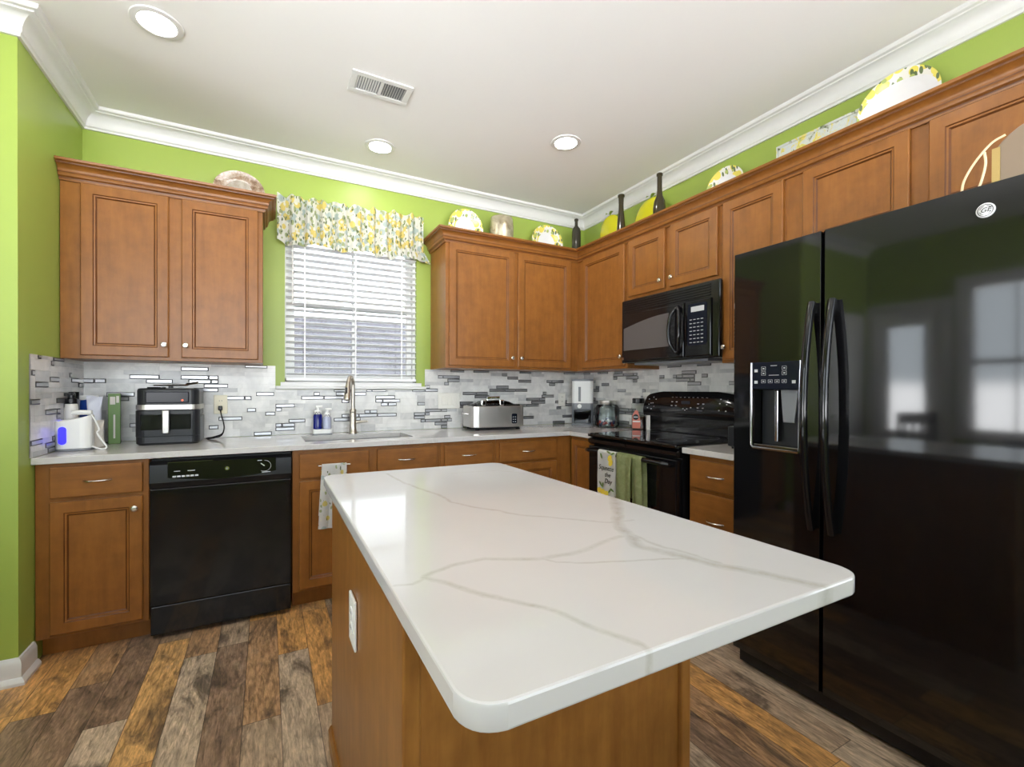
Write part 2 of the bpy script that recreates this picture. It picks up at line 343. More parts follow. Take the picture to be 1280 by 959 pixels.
# ------------------------------------------------------------------ mesh helpers
class MB:
    """collects shapes, then links them as ONE mesh object"""
    def __init__(s): s.bm = bmesh.new(); s.mi = 0
    def _mark(s, n0):
        s.bm.faces.ensure_lookup_table()
        if s.mi is None: return
        for f in s.bm.faces[n0:]: f.material_index = s.mi
    def box(s, x0, x1, y0, y1, z0, z1, bev=0, seg=2):
        b = bmesh.new(); bmesh.ops.create_cube(b, size=1)
        for v in b.verts: v.co = Vector(((x0 + x1) / 2 + v.co.x * (x1 - x0), (y0 + y1) / 2 + v.co.y * (y1 - y0), (z0 + z1) / 2 + v.co.z * (z1 - z0)))
        if bev: bmesh.ops.bevel(b, geom=b.edges[:], offset=bev, segments=seg, profile=.5, affect='EDGES')
        return s.add(b)
    def add(s, b, mat=None):
        if mat: bmesh.ops.transform(b, matrix=mat, verts=b.verts)
        me = bpy.data.meshes.new('t'); b.to_mesh(me); b.free()
        n0 = len(s.bm.faces); s.bm.from_mesh(me); bpy.data.meshes.remove(me); s._mark(n0); return s
    def poly(s, vs, faces):
        n0 = len(s.bm.faces); V = [s.bm.verts.new(v) for v in vs]
        for f in faces:
            try: s.bm.faces.new([V[i] for i in f])
            except ValueError: pass
        s._mark(n0); return s
    def prism(s, pts, a0, a1, axis='z', bev=0):
        """pts: outline in the plane across axis"""
        def to(p, a): return {'z': (p[0], p[1], a), 'y': (p[0], a, p[1]), 'x': (a, p[0], p[1])}[axis]
        b = bmesh.new(); lo = [b.verts.new(to(p, a0)) for p in pts]; hi = [b.verts.new(to(p, a1)) for p in pts]; n = len(pts)
        b.faces.new(lo); b.faces.new(hi)
        for i in range(n): b.faces.new((lo[i], lo[(i + 1) % n], hi[(i + 1) % n], hi[i]))
        bmesh.ops.recalc_face_normals(b, faces=b.faces)
        if bev:
            es = [e for e in b.edges if (e.verts[0] in lo) == (e.verts[1] in lo)]
            bmesh.ops.bevel(b, geom=es, offset=bev, segments=2, profile=.5, affect='EDGES')
        return s.add(b)
    def lathe(s, prof, c=(0, 0, 0), axis='z', seg=28, sx=1, caps=True):
        """prof: (r, h) list along axis from c"""
        vs = []; fs = []; n = len(prof)
        for r, h in prof:
            for k in range(seg):
                a = 2 * PI * k / seg; p, q = r * math.cos(a) * sx, r * math.sin(a)
                vs.append({'z': (c[0] + p, c[1] + q, c[2] + h), 'y': (c[0] + p, c[1] + h, c[2] + q), 'x': (c[0] + h, c[1] + p, c[2] + q)}[axis])
        for i in range(n - 1):
            for k in range(seg): fs.append((i * seg + k, i * seg + (k + 1) % seg, (i + 1) * seg + (k + 1) % seg, (i + 1) * seg + k))
        if caps: fs.append(tuple(range(seg))[::-1]); fs.append(tuple((n - 1) * seg + k for k in range(seg)))
        b = bmesh.new(); V = [b.verts.new(v) for v in vs]
        for f in fs: b.faces.new([V[i] for i in f])
        bmesh.ops.remove_doubles(b, verts=b.verts, dist=1e-6)
        bmesh.ops.recalc_face_normals(b, faces=b.faces)
        return s.add(b)
    def tube(s, pts, r, seg=10, closed=False, flat=1.0):
        pts = [Vector(p) for p in pts]; n = len(pts); rs = r if isinstance(r, (list, tuple)) else [r] * n
        b = bmesh.new(); rings = []; prev = None
        for i, p in enumerate(pts):
            d = (pts[(i + 1) % n] - pts[i - 1]) if closed else (pts[min(i + 1, n - 1)] - pts[max(i - 1, 0)])
            d.normalize()
            if prev is None: a = d.orthogonal().normalized() if abs(d.z) > .95 else d.cross(Vector((0, 0, 1))).normalized()
            else: a = (prev - d * prev.dot(d)).normalized()
            prev = a; e = d.cross(a)
            rings.append([b.verts.new(p + rs[i] * (math.cos(2 * PI * k / seg) * a + flat * math.sin(2 * PI * k / seg) * e)) for k in range(seg)])
        m = n if closed else n - 1
        for i in range(m):
            A, B = rings[i], rings[(i + 1) % n]
            for k in range(seg): b.faces.new((A[k], A[(k + 1) % seg], B[(k + 1) % seg], B[k]))
        if not closed: b.faces.new(rings[0][::-1]); b.faces.new(rings[-1])
        bmesh.ops.recalc_face_normals(b, faces=b.faces)
        return s.add(b)
    def grid(s, fn, nu, nv, thick=0):
        b = bmesh.new(); V = [[b.verts.new(fn(i / nu, j / nv)) for j in range(nv + 1)] for i in range(nu + 1)]
        for i in range(nu):
            for j in range(nv): b.faces.new((V[i][j], V[i + 1][j], V[i + 1][j + 1], V[i][j + 1]))
        if thick: bmesh.ops.solidify(b, geom=b.faces[:], thickness=thick)
        bmesh.ops.recalc_face_normals(b, faces=b.faces)
        return s.add(b)
    def sweep(s, path, prof, groove=()):
        """closed profile (offset to the right of travel, z) mitred along a 2D path"""
        b = bmesh.new(); rings = []; P2 = [Vector(p) for p in path]; n = len(P2)
        for i, p in enumerate(P2):
            d0 = (P2[i] - P2[i - 1]).normalized() if i else None; d1 = (P2[i + 1] - P2[i]).normalized() if i < n - 1 else None
            n0 = Vector((d0.y, -d0.x)) if d0 else None; n1 = Vector((d1.y, -d1.x)) if d1 else None
            if n0 is None: m = n1
            elif n1 is None: m = n0
            else: m = (n0 + n1); m = m / (m.dot(n0))
            rings.append([b.verts.new((p.x + m.x * o, p.y + m.y * o, z)) for o, z in prof])
        k = len(prof)
        for A, B in zip(rings, rings[1:]):
            for i in range(k):
                f = b.faces.new((A[i], A[(i + 1) % k], B[(i + 1) % k], B[i]))
                if i in groove: f.material_index = 1
        b.faces.new(rings[0]); b.faces.new(rings[-1])
        bmesh.ops.recalc_face_normals(b, faces=b.faces)
        return s.add(b)
    def build(s, name, mats, parent=None, smooth=None, angle=35):
        me = bpy.data.meshes.new(name); s.bm.to_mesh(me); s.bm.free()
        for m in (mats if isinstance(mats, (list, tuple)) else [mats]): me.materials.append(M[m] if isinstance(m, str) else m)
        o = bpy.data.objects.new(name, me); COL.objects.link(o)
        if parent is not None: o.parent = parent
        if smooth:
            for p in me.polygons: p.use_smooth = True
            me.set_sharp_from_angle(angle=R(angle))
            ar = sorted(p.area for p in me.polygons); big = ar[len(ar) // 2] * 14      # caps and big flat faces stay flat
            for p in me.polygons:
                if len(p.vertices) > 4 or (len(p.vertices) == 4 and p.area > big): p.use_smooth = False
        return o

def MBg():
    m = MB(); m.mi = None; return m
def tag(o, label=None, cat=None, group=None, kind=None):
    if label: o['label'] = label
    if cat: o['category'] = cat
    if group: o['group'] = group
    if kind: o['kind'] = kind
    return o
def thing(name, label, cat, loc=(0, 0, 0), rz=0, group=None):
    o = bpy.data.objects.new(name, None); COL.objects.link(o); o.location = loc; o.rotation_euler = (0, 0, rz)
    o.empty_display_size = .1
    return tag(o, label, cat, group)
def copy_tree(o, parent=None):
    c = o.copy(); COL.objects.link(c)
    if parent is not None: c.parent = parent
    for ch in list(o.children): copy_tree(ch, c)
    return c
def cut(o, *boxes):
    """subtract boxes from an object's mesh for good"""
    for bx in boxes:
        mb = MB(); mb.box(*bx[:6]); c = mb.build('cutter', 'slot'); c.parent = o.parent
        if o.parent is None: c.location = o.location
        md = o.modifiers.new('b', 'BOOLEAN'); md.operation = 'DIFFERENCE'; md.object = c; md.solver = 'EXACT'
        bpy.context.view_layer.update(); dg = bpy.context.evaluated_depsgraph_get()
        me = bpy.data.meshes.new_from_object(o.evaluated_get(dg)); o.modifiers.clear(); old = o.data; o.data = me
        me.name = o.name
        bpy.data.objects.remove(c); bpy.data.meshes.remove(old)
    return o
def text(name, s, size, mat, parent, loc, rot, ext=.0006, shear=0, align='CENTER'):
    cu = bpy.data.curves.new('txt', 'FONT'); cu.body = s; cu.size = size; cu.extrude = ext; cu.shear = shear; cu.align_x = align; cu.align_y = 'CENTER'
    cu.resolution_u = 3
    t = bpy.data.objects.new('txt', cu); COL.objects.link(t); bpy.context.view_layer.update()
    me = bpy.data.meshes.new_from_object(t.evaluated_get(bpy.context.evaluated_depsgraph_get()))
    bpy.data.objects.remove(t); bpy.data.curves.remove(cu)
    me.transform(Matrix.Translation(loc) @ rot)
    me.materials.clear(); me.materials.append(M[mat]); me.name = name
    o = bpy.data.objects.new(name, me); COL.objects.link(o); o.parent = parent
    return o
FRONT = Matrix.Rotation(PI / 2, 4, 'X')          # text that faces local -Y

def curve(pts, n=6):
    """smooth line through points"""
    p = [Vector(q) for q in pts]; p = [2 * p[0] - p[1]] + p + [2 * p[-1] - p[-2]]; out = []
    for i in range(1, len(p) - 2):
        for k in range(n):
            t = k / n; out.append(.5 * ((2 * p[i]) + (p[i + 1] - p[i - 1]) * t + (2 * p[i - 1] - 5 * p[i] + 4 * p[i + 1] - p[i + 2]) * t * t + (3 * p[i] - p[i - 1] - 3 * p[i + 1] + p[i + 2]) * t ** 3))
    return out + [p[-2]]
def rrect(x0, x1, y0, y1, r, n=6):
    out = []
    for cx, cy, a0 in ((x1 - r, y1 - r, 0), (x0 + r, y1 - r, 90), (x0 + r, y0 + r, 180), (x1 - r, y0 + r, 270)):
        for k in range(n + 1):
            a = R(a0 + 90 * k / n); out.append((cx + r * math.cos(a), cy + r * math.sin(a)))
    return out
def arc(cx, cz, r, a0, a1, n): return [(cx + r * math.cos(R(a0 + (a1 - a0) * k / n)), cz + r * math.sin(R(a0 + (a1 - a0) * k / n))) for k in range(n + 1)]

# ================================================================== SETTING
FX = -1.25; NY = -0.757; YE = -4.5
def S(o): o['kind'] = 'structure'; return o
S(MB().box(FX - .12, W + .12, YE, .12, -.08, 0).build('floor', 'floor'))
S(MB().box(FX - .12, W + .12, YE, .12, H, H + .1).build('ceiling', 'ceil'))
wb = S(MB().box(-.12, W + .12, 0, .12, 0, H).build('wall_back', 'green'))
WX0, WX1, WZ0, WZ1 = 1.010, 1.897, 1.262, 2.36
cut(wb, (WX0, WX1, -.1, .3, WZ0, WZ1))
S(MB().box(-.12, 0, NY, 0, 0, H).build('wall_left', 'green'))
S(MB().box(FX - .12, -.12, NY, NY + .12, 0, H).build('wall_nook', 'green'))
S(MB().box(W, W + .12, YE, 0, 0, H).build('wall_right', 'green'))
wf = S(MB().box(FX - .12, FX, YE, NY, 0, H).build('wall_far_left', 'green'))
DY0, DY1 = -1.40, -.80
cut(wf, (FX - .3, FX + .1, DY0, DY1, 0, 2.05), (FX - .3, FX + .1, -3.5, -1.58, .80, 2.22))

wr = S(MB().box(FX - .12, W + .12, YE - .12, YE, 0, H).build('wall_rear', 'green'))
cut(wr, (FX + .15, W - .15, YE - .3, YE + .1, .95, 2.62))  # unseen opening, sill shaped to keep light off the floor and base cabinets
wrt = bpy.data.objects['wall_right']
cut(wrt, (W - .1, W + .3, -4.35, -3.15, .95, 2.35))
w4 = S(thing('window_4', None, None, (0, 0, 0)))  # added window out of view, brightens the left return wall
mb = MB()
for y in (-4.35, -3.77, -3.19): mb.box(W + .02, W + .10, y, y + .04, .95, 2.35)
for z in (.95, 1.63, 2.31): mb.box(W + .02, W + .10, -4.35, -3.15, z, z + .04)
mb.build('window_frame', 'trim', w4)
MB().box(W + .058, W + .062, -4.31, -3.19, .99, 2.31).build('pane', 'thin_glass', w4)
w3 = S(thing('window_3', None, None, (0, 0, 0)))  # added window bank behind the camera, carries most of the daylight
mb = MB()
for k in range(5):
    x = FX + .15 + (W - FX - .30) * k / 4; mb.box(x - .03, x + .03, YE - .10, YE - .02, .95, 2.62)
mb.box(FX + .15, W - .15, YE - .10, YE - .02, .95, 1.0).box(FX + .15, W - .15, YE - .10, YE - .02, 2.57, 2.62)
mb.build('window_frame', 'trim', w3)
MB().box(FX + .15, W - .15, YE - .062, YE - .058, 1.0, 2.57).build('pane', 'thin_glass', w3)

# crown moulding and baseboard
crown = [(0, 2.661), (.012, 2.661), (.014, 2.671), (.020, 2.677)] + [(.020 + .052 * (1 - math.cos(R(a))), 2.677 + .062 * math.sin(R(a))) for a in range(15, 91, 15)] + [(.075, 2.744), (.088, 2.747), (.092, 2.752), (.094, 2.765), (0, 2.765)]
S(MB().sweep([(FX, NY), (0, NY), (0, 0), (W, 0), (W, YE)], crown).build('trim_1', 'trim', smooth=True, angle=28))
base = [(0, 0), (.028, 0), (.028, .012), (.020, .026), (.014, .030), (.014, .085), (.010, .097), (.006, .105), (0, .108)]
S(MB().sweep([(FX + .02, NY), (0, NY), (0, -.622)], base).build('baseboard_left', 'trim', smooth=True, angle=28))
S(MB().sweep([(FX, YE), (FX, DY0 - .09)], base).build('baseboard_far_left', 'trim'))

# kitchen window: frame, sashes, panes, stool
wn = S(thing('window_1', None, None, (0, 0, 0)))
mb = MB()
mb.box(WX0, WX0 + .022, .03, .118, WZ0, WZ1); mb.box(WX1 - .022, WX1, .03, .118, WZ0, WZ1)
mb.box(WX0, WX1, .03, .118, WZ0, WZ0 + .022); mb.box(WX0, WX1, .03, .118, WZ1 - .022, WZ1)
mb.build('window_frame', 'trim', wn)
ZM = 1.80
def sash(z0, z1, y, nm):
    m = MB(); a, b = WX0 + .022, WX1 - .022; t = .038
    m.box(a, a + t, y, y + .03, z0, z1); m.box(b - t, b, y, y + .03, z0, z1); m.box(a + t, b - t, y, y + .03, z0, z0 + t); m.box(a + t, b - t, y, y + .03, z1 - t, z1)
    mid = (a + b) / 2; m.box(mid - .009, mid + .009, y + .006, y + .024, z0 + t, z1 - t)
    s = m.build(nm, 'trim', wn)
    MB().box(a + t, b - t, y + .013, y + .017, z0 + t, z1 - t).build('pane', 'thin_glass', s)
sash(ZM - .02, WZ1 - .022, .088, 'window_sash'); sash(WZ0 + .022, ZM + .02, .056, 'window_sash')
MB().box(.955, 1.962, -.045, -.001, 1.215, 1.237, .006).box(.985, 1.932, -.014, -.001, 1.237, 1.262).box(WX0, WX1, -.002, .05, 1.255, 1.2635).build('window_sill', 'trim', wn)

# breakfast nook: window and glazed door of the far left wall
w2 = S(thing('window_2', None, None, (0, 0, 0)))
mb = MB()
for y0, y1 in ((-3.5, -3.46), (-1.62, -1.58), (-2.58, -2.50)): mb.box(FX - .1, FX + .012, y0, y1, .80, 2.22)
for z0, z1 in ((.80, .85), (2.18, 2.22), (1.46, 1.51)): mb.box(FX - .1, FX + .01, -3.5, -1.58, z0, z1)
for y in (-3.2, -2.85, -2.2, -1.9): mb.box(FX - .05, FX - .03, y - .008, y + .008, .85, 2.18)
mb.build('window_frame', 'trim', w2)
MB().box(FX - .042, FX - .038, -3.46, -1.62, .85, 2.18).build('pane', 'thin_glass', w2)
MB().box(FX + .001, FX + .02, -1.58, -1.50, .76, 2.30).box(FX + .001, FX + .02, -3.58, -3.5, .76, 2.30).box(FX + .001, FX + .02, -3.5, -1.58, 2.22, 2.30).box(FX + .001, FX + .03, -3.5, -1.58, .76, .80).build('window_casing', 'trim', w2)
d1 = S(thing('door_1', None, None, (0, 0, 0)))
mb = MB(); mb.box(FX - .05, FX - .01, DY0, DY0 + .15, 0.003, 2.05); mb.box(FX - .05, FX - .01, DY1 - .15, DY1, 0.003, 2.05); mb.box(FX - .05, FX - .01, DY0 + .15, DY1 - .15, 0.003, .80); mb.box(FX - .05, FX - .01, DY0 + .15, DY1 - .15, 1.88, 2.05)
mb.build('door_leaf', 'door_white', d1)
MB().box(FX - .032, FX - .028, DY0 + .15, DY1 - .15, .80, 1.88).build('pane', 'thin_glass', d1)
MB().box(FX + .001, FX + .02, DY0 - .08, DY0, 0.001, 2.13).box(FX + .001, FX + .02, DY1, DY1 + .04, 0.001, 2.13).box(FX + .001, FX + .02, DY0, DY1, 2.05, 2.13).build('door_casing', 'trim', d1)
d2 = S(thing('door_2', None, None, (0, 0, 0)))
MB().box(-1.16, -.46, NY - .012, NY - .001, .003, 2.03).box(-1.08, -.84, NY - .018, NY - .012, .2, 1.0).box(-.78, -.54, NY - .018, NY - .012, .2, 1.0).box(-1.08, -.84, NY - .018, NY - .012, 1.12, 1.9).box(-.78, -.54, NY - .018, NY - .012, 1.12, 1.9).build('door_leaf', 'door_white', d2)
MB().lathe([(.0, -.06), (.02, -.058), (.026, -.045), (.018, -.03), (.010, -.025), (.010, -.001)], (-.51, NY - .012, .95), 'y').build('door_knob', 'nickel', d2, True)

# backsplash mosaic: stone strips with bevelled mirror strips
def mosaic(seed, length, height, to, name, dark):
    rnd = random.Random(seed); RP = .0256; CU = .0128
    rows = int(height / RP) + 1; cols = int(length / CU) + 1
    occ = [[False] * cols for _ in range(rows)]; mb = MB()
    def quad(a0, a1, z0, z1, d, mi):
        mb.mi = mi
        mb.poly([to(a0, z0, d), to(a1, z0, d), to(a1, z1, d), to(a0, z1, d)], [(0, 1, 2, 3)])
    quad(0, length, 0, height, .0010, 5)
    g = .0007
    for r in range(rows):
        c = 0
        while c < cols:
            if occ[r][c]: c += 1; continue
            free = 0
            while c + free < cols and not occ[r][c + free] and free < 18: free += 1
            roll_ = rnd.random(); kind = 'stone'; hh = 1
            if roll_ < .22 and free >= 4: kind = 'mirror'; ln = min(free, rnd.choice([8, 9, 10, 10, 11, 4]))
            elif roll_ < .30 and free >= 3: kind = 'mirror'; ln = min(free, 3)
            else:
                ln = min(free, rnd.choice([6, 8, 10, 12, 14]))
                if rnd.random() < .42 and r + 1 < rows and not any(occ[r + 1][c:c + ln]): hh = 2
            if kind == 'mirror' and ln < 3: kind = 'stone'
            for q in range(hh):
                for k in range(ln): occ[r + q][c + k] = True
            a0, a1 = c * CU + g, min((c + ln) * CU - g, length); z0, z1 = r * RP + g, min((r + hh) * RP - g, height)
            c += ln
            if a1 - a0 < .004 or z1 - z0 < .004: continue
            d = .006
            if kind == 'stone':
                mi = rnd.choice([0, 0, 0, 1, 1, 2]) if not dark else rnd.choice([0, 1, 1, 2, 2])
                quad(a0, a1, z0, z1, d, mi)
            else:
                e = .0042; d2 = .0085; mb.mi = 4
                o = [(a0, z0), (a1, z0), (a1, z1), (a0, z1)]; i = [(a0 + e, z0 + e), (a1 - e, z0 + e), (a1 - e, z1 - e), (a0 + e, z1 - e)]
                vs = [to(a, z, .004) for a, z in o] + [to(a, z, d2) for a, z in i]
                mb.poly(vs, [(k, (k + 1) % 4, 4 + (k + 1) % 4, 4 + k) for k in range(4)])
                if a1 - a0 > 2 * e and z1 - z0 > 2 * e: quad(a0 + e, a1 - e, z0 + e, z1 - e, d2, 3)
    bmesh.ops.recalc_face_normals(mb.bm, faces=mb.bm.faces)
    return S(mb.build(name, ['tile_white', 'tile_pale', 'tile_grey', 'tile_mirror', 'tile_edge', 'grout']))
BS0 = ZC + .001
TILE_L = 1.3675 - BS0
mosaic(3, .955, TILE_L, lambda a, z, d: (a, -d, BS0 + z), 'trim_2', False)
mosaic(11, 1.007, 1.213 - BS0, lambda a, z, d: (.955 + a, -d, BS0 + z), 'trim_3', False)
mosaic(17, W - .002 - 1.962, TILE_L, lambda a, z, d: (1.962 + a, -d, BS0 + z), 'trim_4', False)
mosaic(5, .66, TILE_L, lambda a, z, d: (d, -a, BS0 + z), 'trim_5', True)
mosaic(7, .917, TILE_L, lambda a, z, d: (W - d, -a, BS0 + z), 'trim_6', False)
mosaic(8, .778, 1.46 - BS0, lambda a, z, d: (W - d, -.917 - a, BS0 + z), 'trim_7', False)
mosaic(9, .345, TILE_L, lambda a, z, d: (W - d, -1.695 - a, BS0 + z), 'trim_8', False)

# outside, seen between the blind slats
S(MB().box(-8, 10, .12, 12, -.35, -.3).build('ground', 'grass'))
nf = tag(MB().box(-3, 7.5, 3.0, 3.1, -.3, 2.12).build('neighbour_fence', 'siding'), 'grey lavender board wall outside behind the kitchen window blind', 'fence')

# ================================================================== CABINETS
def panel_door(x0, x1, z0, z1, y, name, parent, st=.058, th=.02):
    """framed door with a recessed flat panel, front face at y - th"""
    mb = MB(); f = y - th
    e = .004
    o = [(x0, z0), (x1, z0), (x1, z1), (x0, z1)]
    def ring(i): return [(x0 + i, z0 + i), (x1 - i, z0 + i), (x1 - i, z1 - i), (x0 + i, z1 - i)]
    loops = [(0, y), (0, f + e), (e, f), (st - .010, f), (st - .006, f + .0035), (st, f + .004), (st + .006, f + .0095)]
    vs = []
    for i, d in loops: vs += [(a, d, b) for a, b in ring(i)]
    n = len(loops)
    for k in range(n - 1):
        mb.mi = 1 if k in (3, 5) else 0
        q = [vs[4 * k + j] for j in range(4)] + [vs[4 * k + 4 + j] for j in range(4)]
        mb.poly(q, [(j, (j + 1) % 4, 4 + (j + 1) % 4, 4 + j) for j in range(4)])
    mb.mi = 0
    mb.poly(vs[-4:], [(0, 1, 2, 3)]); mb.poly(vs[:4], [(3, 2, 1, 0)])
    bmesh.ops.remove_doubles(mb.bm, verts=mb.bm.verts, dist=1e-6)
    bmesh.ops.recalc_face_normals(mb.bm, faces=mb.bm.faces)
    return mb.build(name, ['wood', 'glaze'], parent)
def slab(x0, x1, z0, z1, y, name, parent, th=.02):
    return MB().box(x0, x1, y - th, y, z0, z1, .005, 2).build(name, 'wood_h', parent)
def knob(x, z, y, parent):
    MB().lathe([(.0065, 0), (.006, -.010), (.009, -.014), (.0145, -.019), (.0145, -.023), (.010, -.0275), (.0, -.029)], (x, y, z), 'y', 20).build('knob', 'nickel', parent, True)
def pull(x, z, y, parent, w=.098):
    pts = [(x + w / 2 * s, y - .026 * (1 - abs(s) ** 2.6) - .001, z) for s in [k / 9 - 1 for k in range(19)]]
    rs = [.0052 - .0015 * (1 - abs(k / 9 - 1)) for k in range(19)]
    MB().tube(pts, rs, 10).build('handle', 'nickel', parent, True)

def carcass(w, z0, z1, d, parent, openings, name='body', toe=False):
    """box with a face frame; local x along the wall, front faces -y"""
    mb = MB(); mb.box(0, w, -d + .018, -.002, z0, z1)
    xs = [0]; mb.box(0, w, -d, -d + .018, z0, z1, .0015, 1)
    if toe: mb.box(0.002, w - .002, -d + .07, -d + .085, .002, z0)
    return mb.build(name, 'wood', parent)

RW = R(-90)
# --- upper cabinet, left of window
c = thing('wall_cabinet', 'maple double-door wall cabinet to the left of the window', 'cabinet', (0.003, 0, 0))
carcass(.881, 1.368, 2.30, .33, c, None)
for x0, x1, kx in ((.083, .441, .423), (.497, .860, .517)):
    d = panel_door(x0 - .003, x1 - .003, 1.386, 2.245, -.33, 'door', c); knob(kx - .003, 1.452, -.35, d)
ccrown = [(0, 2.246), (.010, 2.246), (.013, 2.255), (.014, 2.258), (.014, 2.262), (.024, 2.266), (.027, 2.276), (.029, 2.279), (.029, 2.284)] + [(.029 + .028 * (1 - math.cos(R(a))), 2.284 + .030 * math.sin(R(a))) for a in range(15, 91, 15)] + [(.058, 2.318), (.058, 2.322), (.068, 2.326), (.070, 2.337), (0, 2.337)]
CG = (2, 3, 7, 14, 15)
MBg().sweep([(.0, -.331), (.882, -.331), (.882, -.002)], ccrown, CG).build('crown_moulding', ['wood_h', 'glaze'], c, True, 25)
# --- upper cabinet, back wall right of window
c = thing('wall_cabinet', 'maple double-door wall cabinet between the window and the corner', 'cabinet', (2.007, 0, 0))
carcass(XU - 2.008, 1.368, 2.30, .33, c, None)
for x0, x1, kx in ((2.030, 2.545, 2.523), (2.578, 3.062, 2.600)):
    d = panel_door(x0 - 2.007, x1 - 2.007, 1.386, 2.247, -.33, 'door', c); knob(kx - 2.007, 1.452, -.35, d)
# --- right wall uppers
UD = W - XU
def right_upper(y0, y1, z0, doors, label):
    c = thing('wall_cabinet', label, 'cabinet', (W - .001, y0, 0), RW)
    carcass(y0 - y1, z0, 2.30, UD, c, None)
    for a, b, dz0, ky, kz in doors:
        d = panel_door(y0 - a, y0 - b, dz0, 2.247, -UD, 'door', c)
        if ky is not None: knob(y0 - ky, kz, -UD - .02, d)
    return c
right_upper(-.002, -.918, 1.368, [(-.406, -.898, 1.386, -.878, 1.452)], 'maple single-door corner wall cabinet left of the microwave')
right_upper(-.919, -1.676, 1.838, [(-.938, -1.268, 1.862, -1.243, 1.915), (-1.314, -1.655, 1.862, -1.338, 1.915)], 'short maple double-door wall cabinet directly above the microwave')
right_upper(-1.677, -2.031, 1.368, [(-1.690, -2.026, 1.386, -1.712, 1.452)], 'tall maple wall cabinet between the microwave and the refrigerator')
right_upper(-2.032, -3.10, 1.86, [(-2.120, -2.526, 1.885, None, 0), (-2.586, -3.04, 1.885, None, 0)], 'short maple double-door wall cabinet above the black refrigerator')
tag(MBg().sweep([(2.006, -.002), (2.006, -.331), (XU - .001, -.331), (XU - .001, -3.10)], ccrown, CG).build('cabinet_crown_moulding', ['wood_h', 'glaze'], None, True, 25),
    'stained crown moulding along the L-shaped run of wall cabinets', 'moulding')

# --- base cabinets
ZB0, ZB1 = .10, .883
BD = -BF
def base_cab(x0, x1, label, fronts):
    c = thing('base_cabinet', label, 'cabinet', (x0, 0, 0))
    carcass(x1 - x0, ZB0, ZB1, BD, c, None, toe=True)
    for f in fronts:
        kind, a, b, z0, z1, hx = f
        if kind == 'door':
            d = panel_door(a - x0, b - x0, z0, z1, -BD, 'door', c)
            if hx is not None: knob(hx - x0, z1 - .055, -BD - .02, d)
        else:
            d = slab(a - x0, b - x0, z0, z1, -BD, 'drawer' if hx is not None else 'false_drawer_front', c)
            if hx is not None: pull(hx - x0, (z0 + z1) / 2, -BD - .02, d)
    return c
def sink_opening(c, x0): cut([o for o in c.children if o.name.startswith('body')][0], (1.05 - x0, 1.79 - x0, -.54, -.10, .45, 1.0))
base_cab(.003, .404, 'maple base cabinet with drawer left of the dishwasher', [('drawer', .054, .382, .727, .868, .220), ('door', .054, .382, .118, .709, .355)])
sb_ = base_cab(1.028, 1.872, 'maple sink base cabinet to the right of the dishwasher', [('drawer', 1.062, 1.432, .726, .862, None), ('drawer', 1.480, 1.845, .726, .862, 1.655), ('door', 1.062, 1.432, .118, .709, 1.40), ('door', 1.480, 1.845, .118, .709, 1.51)])
sink_opening(sb_, 1.028)
base_cab(1.873, 2.262, 'narrow maple base cabinet right of the sink base', [('drawer', 1.897, 2.233, .726, .860, 2.065), ('door', 1.897, 2.233, .118, .709, 2.20)])
base_cab(2.263, XB - .001, 'maple base cabinet below the slow cooker beside the corner', [('drawer', 2.286, 2.745, .726, .858, 2.51), ('door', 2.286, 2.745, .118, .709, 2.32)])
def base_right(y0, y1, label, fronts):
    BR = W - XB
    c = thing('base_cabinet', label, 'cabinet', (W - .001, y0, 0), RW)
    carcass(y0 - y1, ZB0, ZB1, BR, c, None, toe=True)
    for kind, a, b, z0, z1, hx in fronts:
        if kind == 'door':
            d = panel_door(y0 - a, y0 - b, z0, z1, -BR, 'door', c, .05); knob(y0 - hx, z1 - .055, -BR - .02, d)
        else:
            d = slab(y0 - a, y0 - b, z0, z1, -BR, 'drawer', c); pull(y0 - hx, (z0 + z1) / 2, -BR - .02, d)
base_right(-.612, -.893, 'maple base cabinet with narrow door left of the range', [('door', -.645, -.868, .118, .860, -.848)])
base_right(-1.686, -2.02, 'maple drawer base between the range and the refrigerator', [('drawer', -1.705, -2.005, .713, .858, -1.858), ('drawer', -1.705, -2.005, .43, .692, -1.858), ('drawer', -1.705, -2.005, .118, .41, -1.858)])

# --- countertops
ct = thing('countertop', 'white quartz countertop running along the back wall into the corner', 'countertop')
SX0, SX1, SY0, SY1 = 1.10, 1.735, -.50, -.155
mb = MB()
pts = [(.001, -.0012), (.001, -.645), (XB - .037, -.645), (XB - .037, -.892), (W - .0012, -.892), (W - .0012, -.0012)]
mb.prism(pts, .884, ZC, 'z', .003)
top = mb.build('slab', 'quartz', ct)
cut(top, (SX0, SX1, SY0, SY1, .8, 1.0))
tag(MB().box(XB - .037, W - .0012, -2.02, -1.664, .884, ZC, .003).build('countertop', 'quartz'), 'short white quartz countertop between the range and the refrigerator', 'countertop')

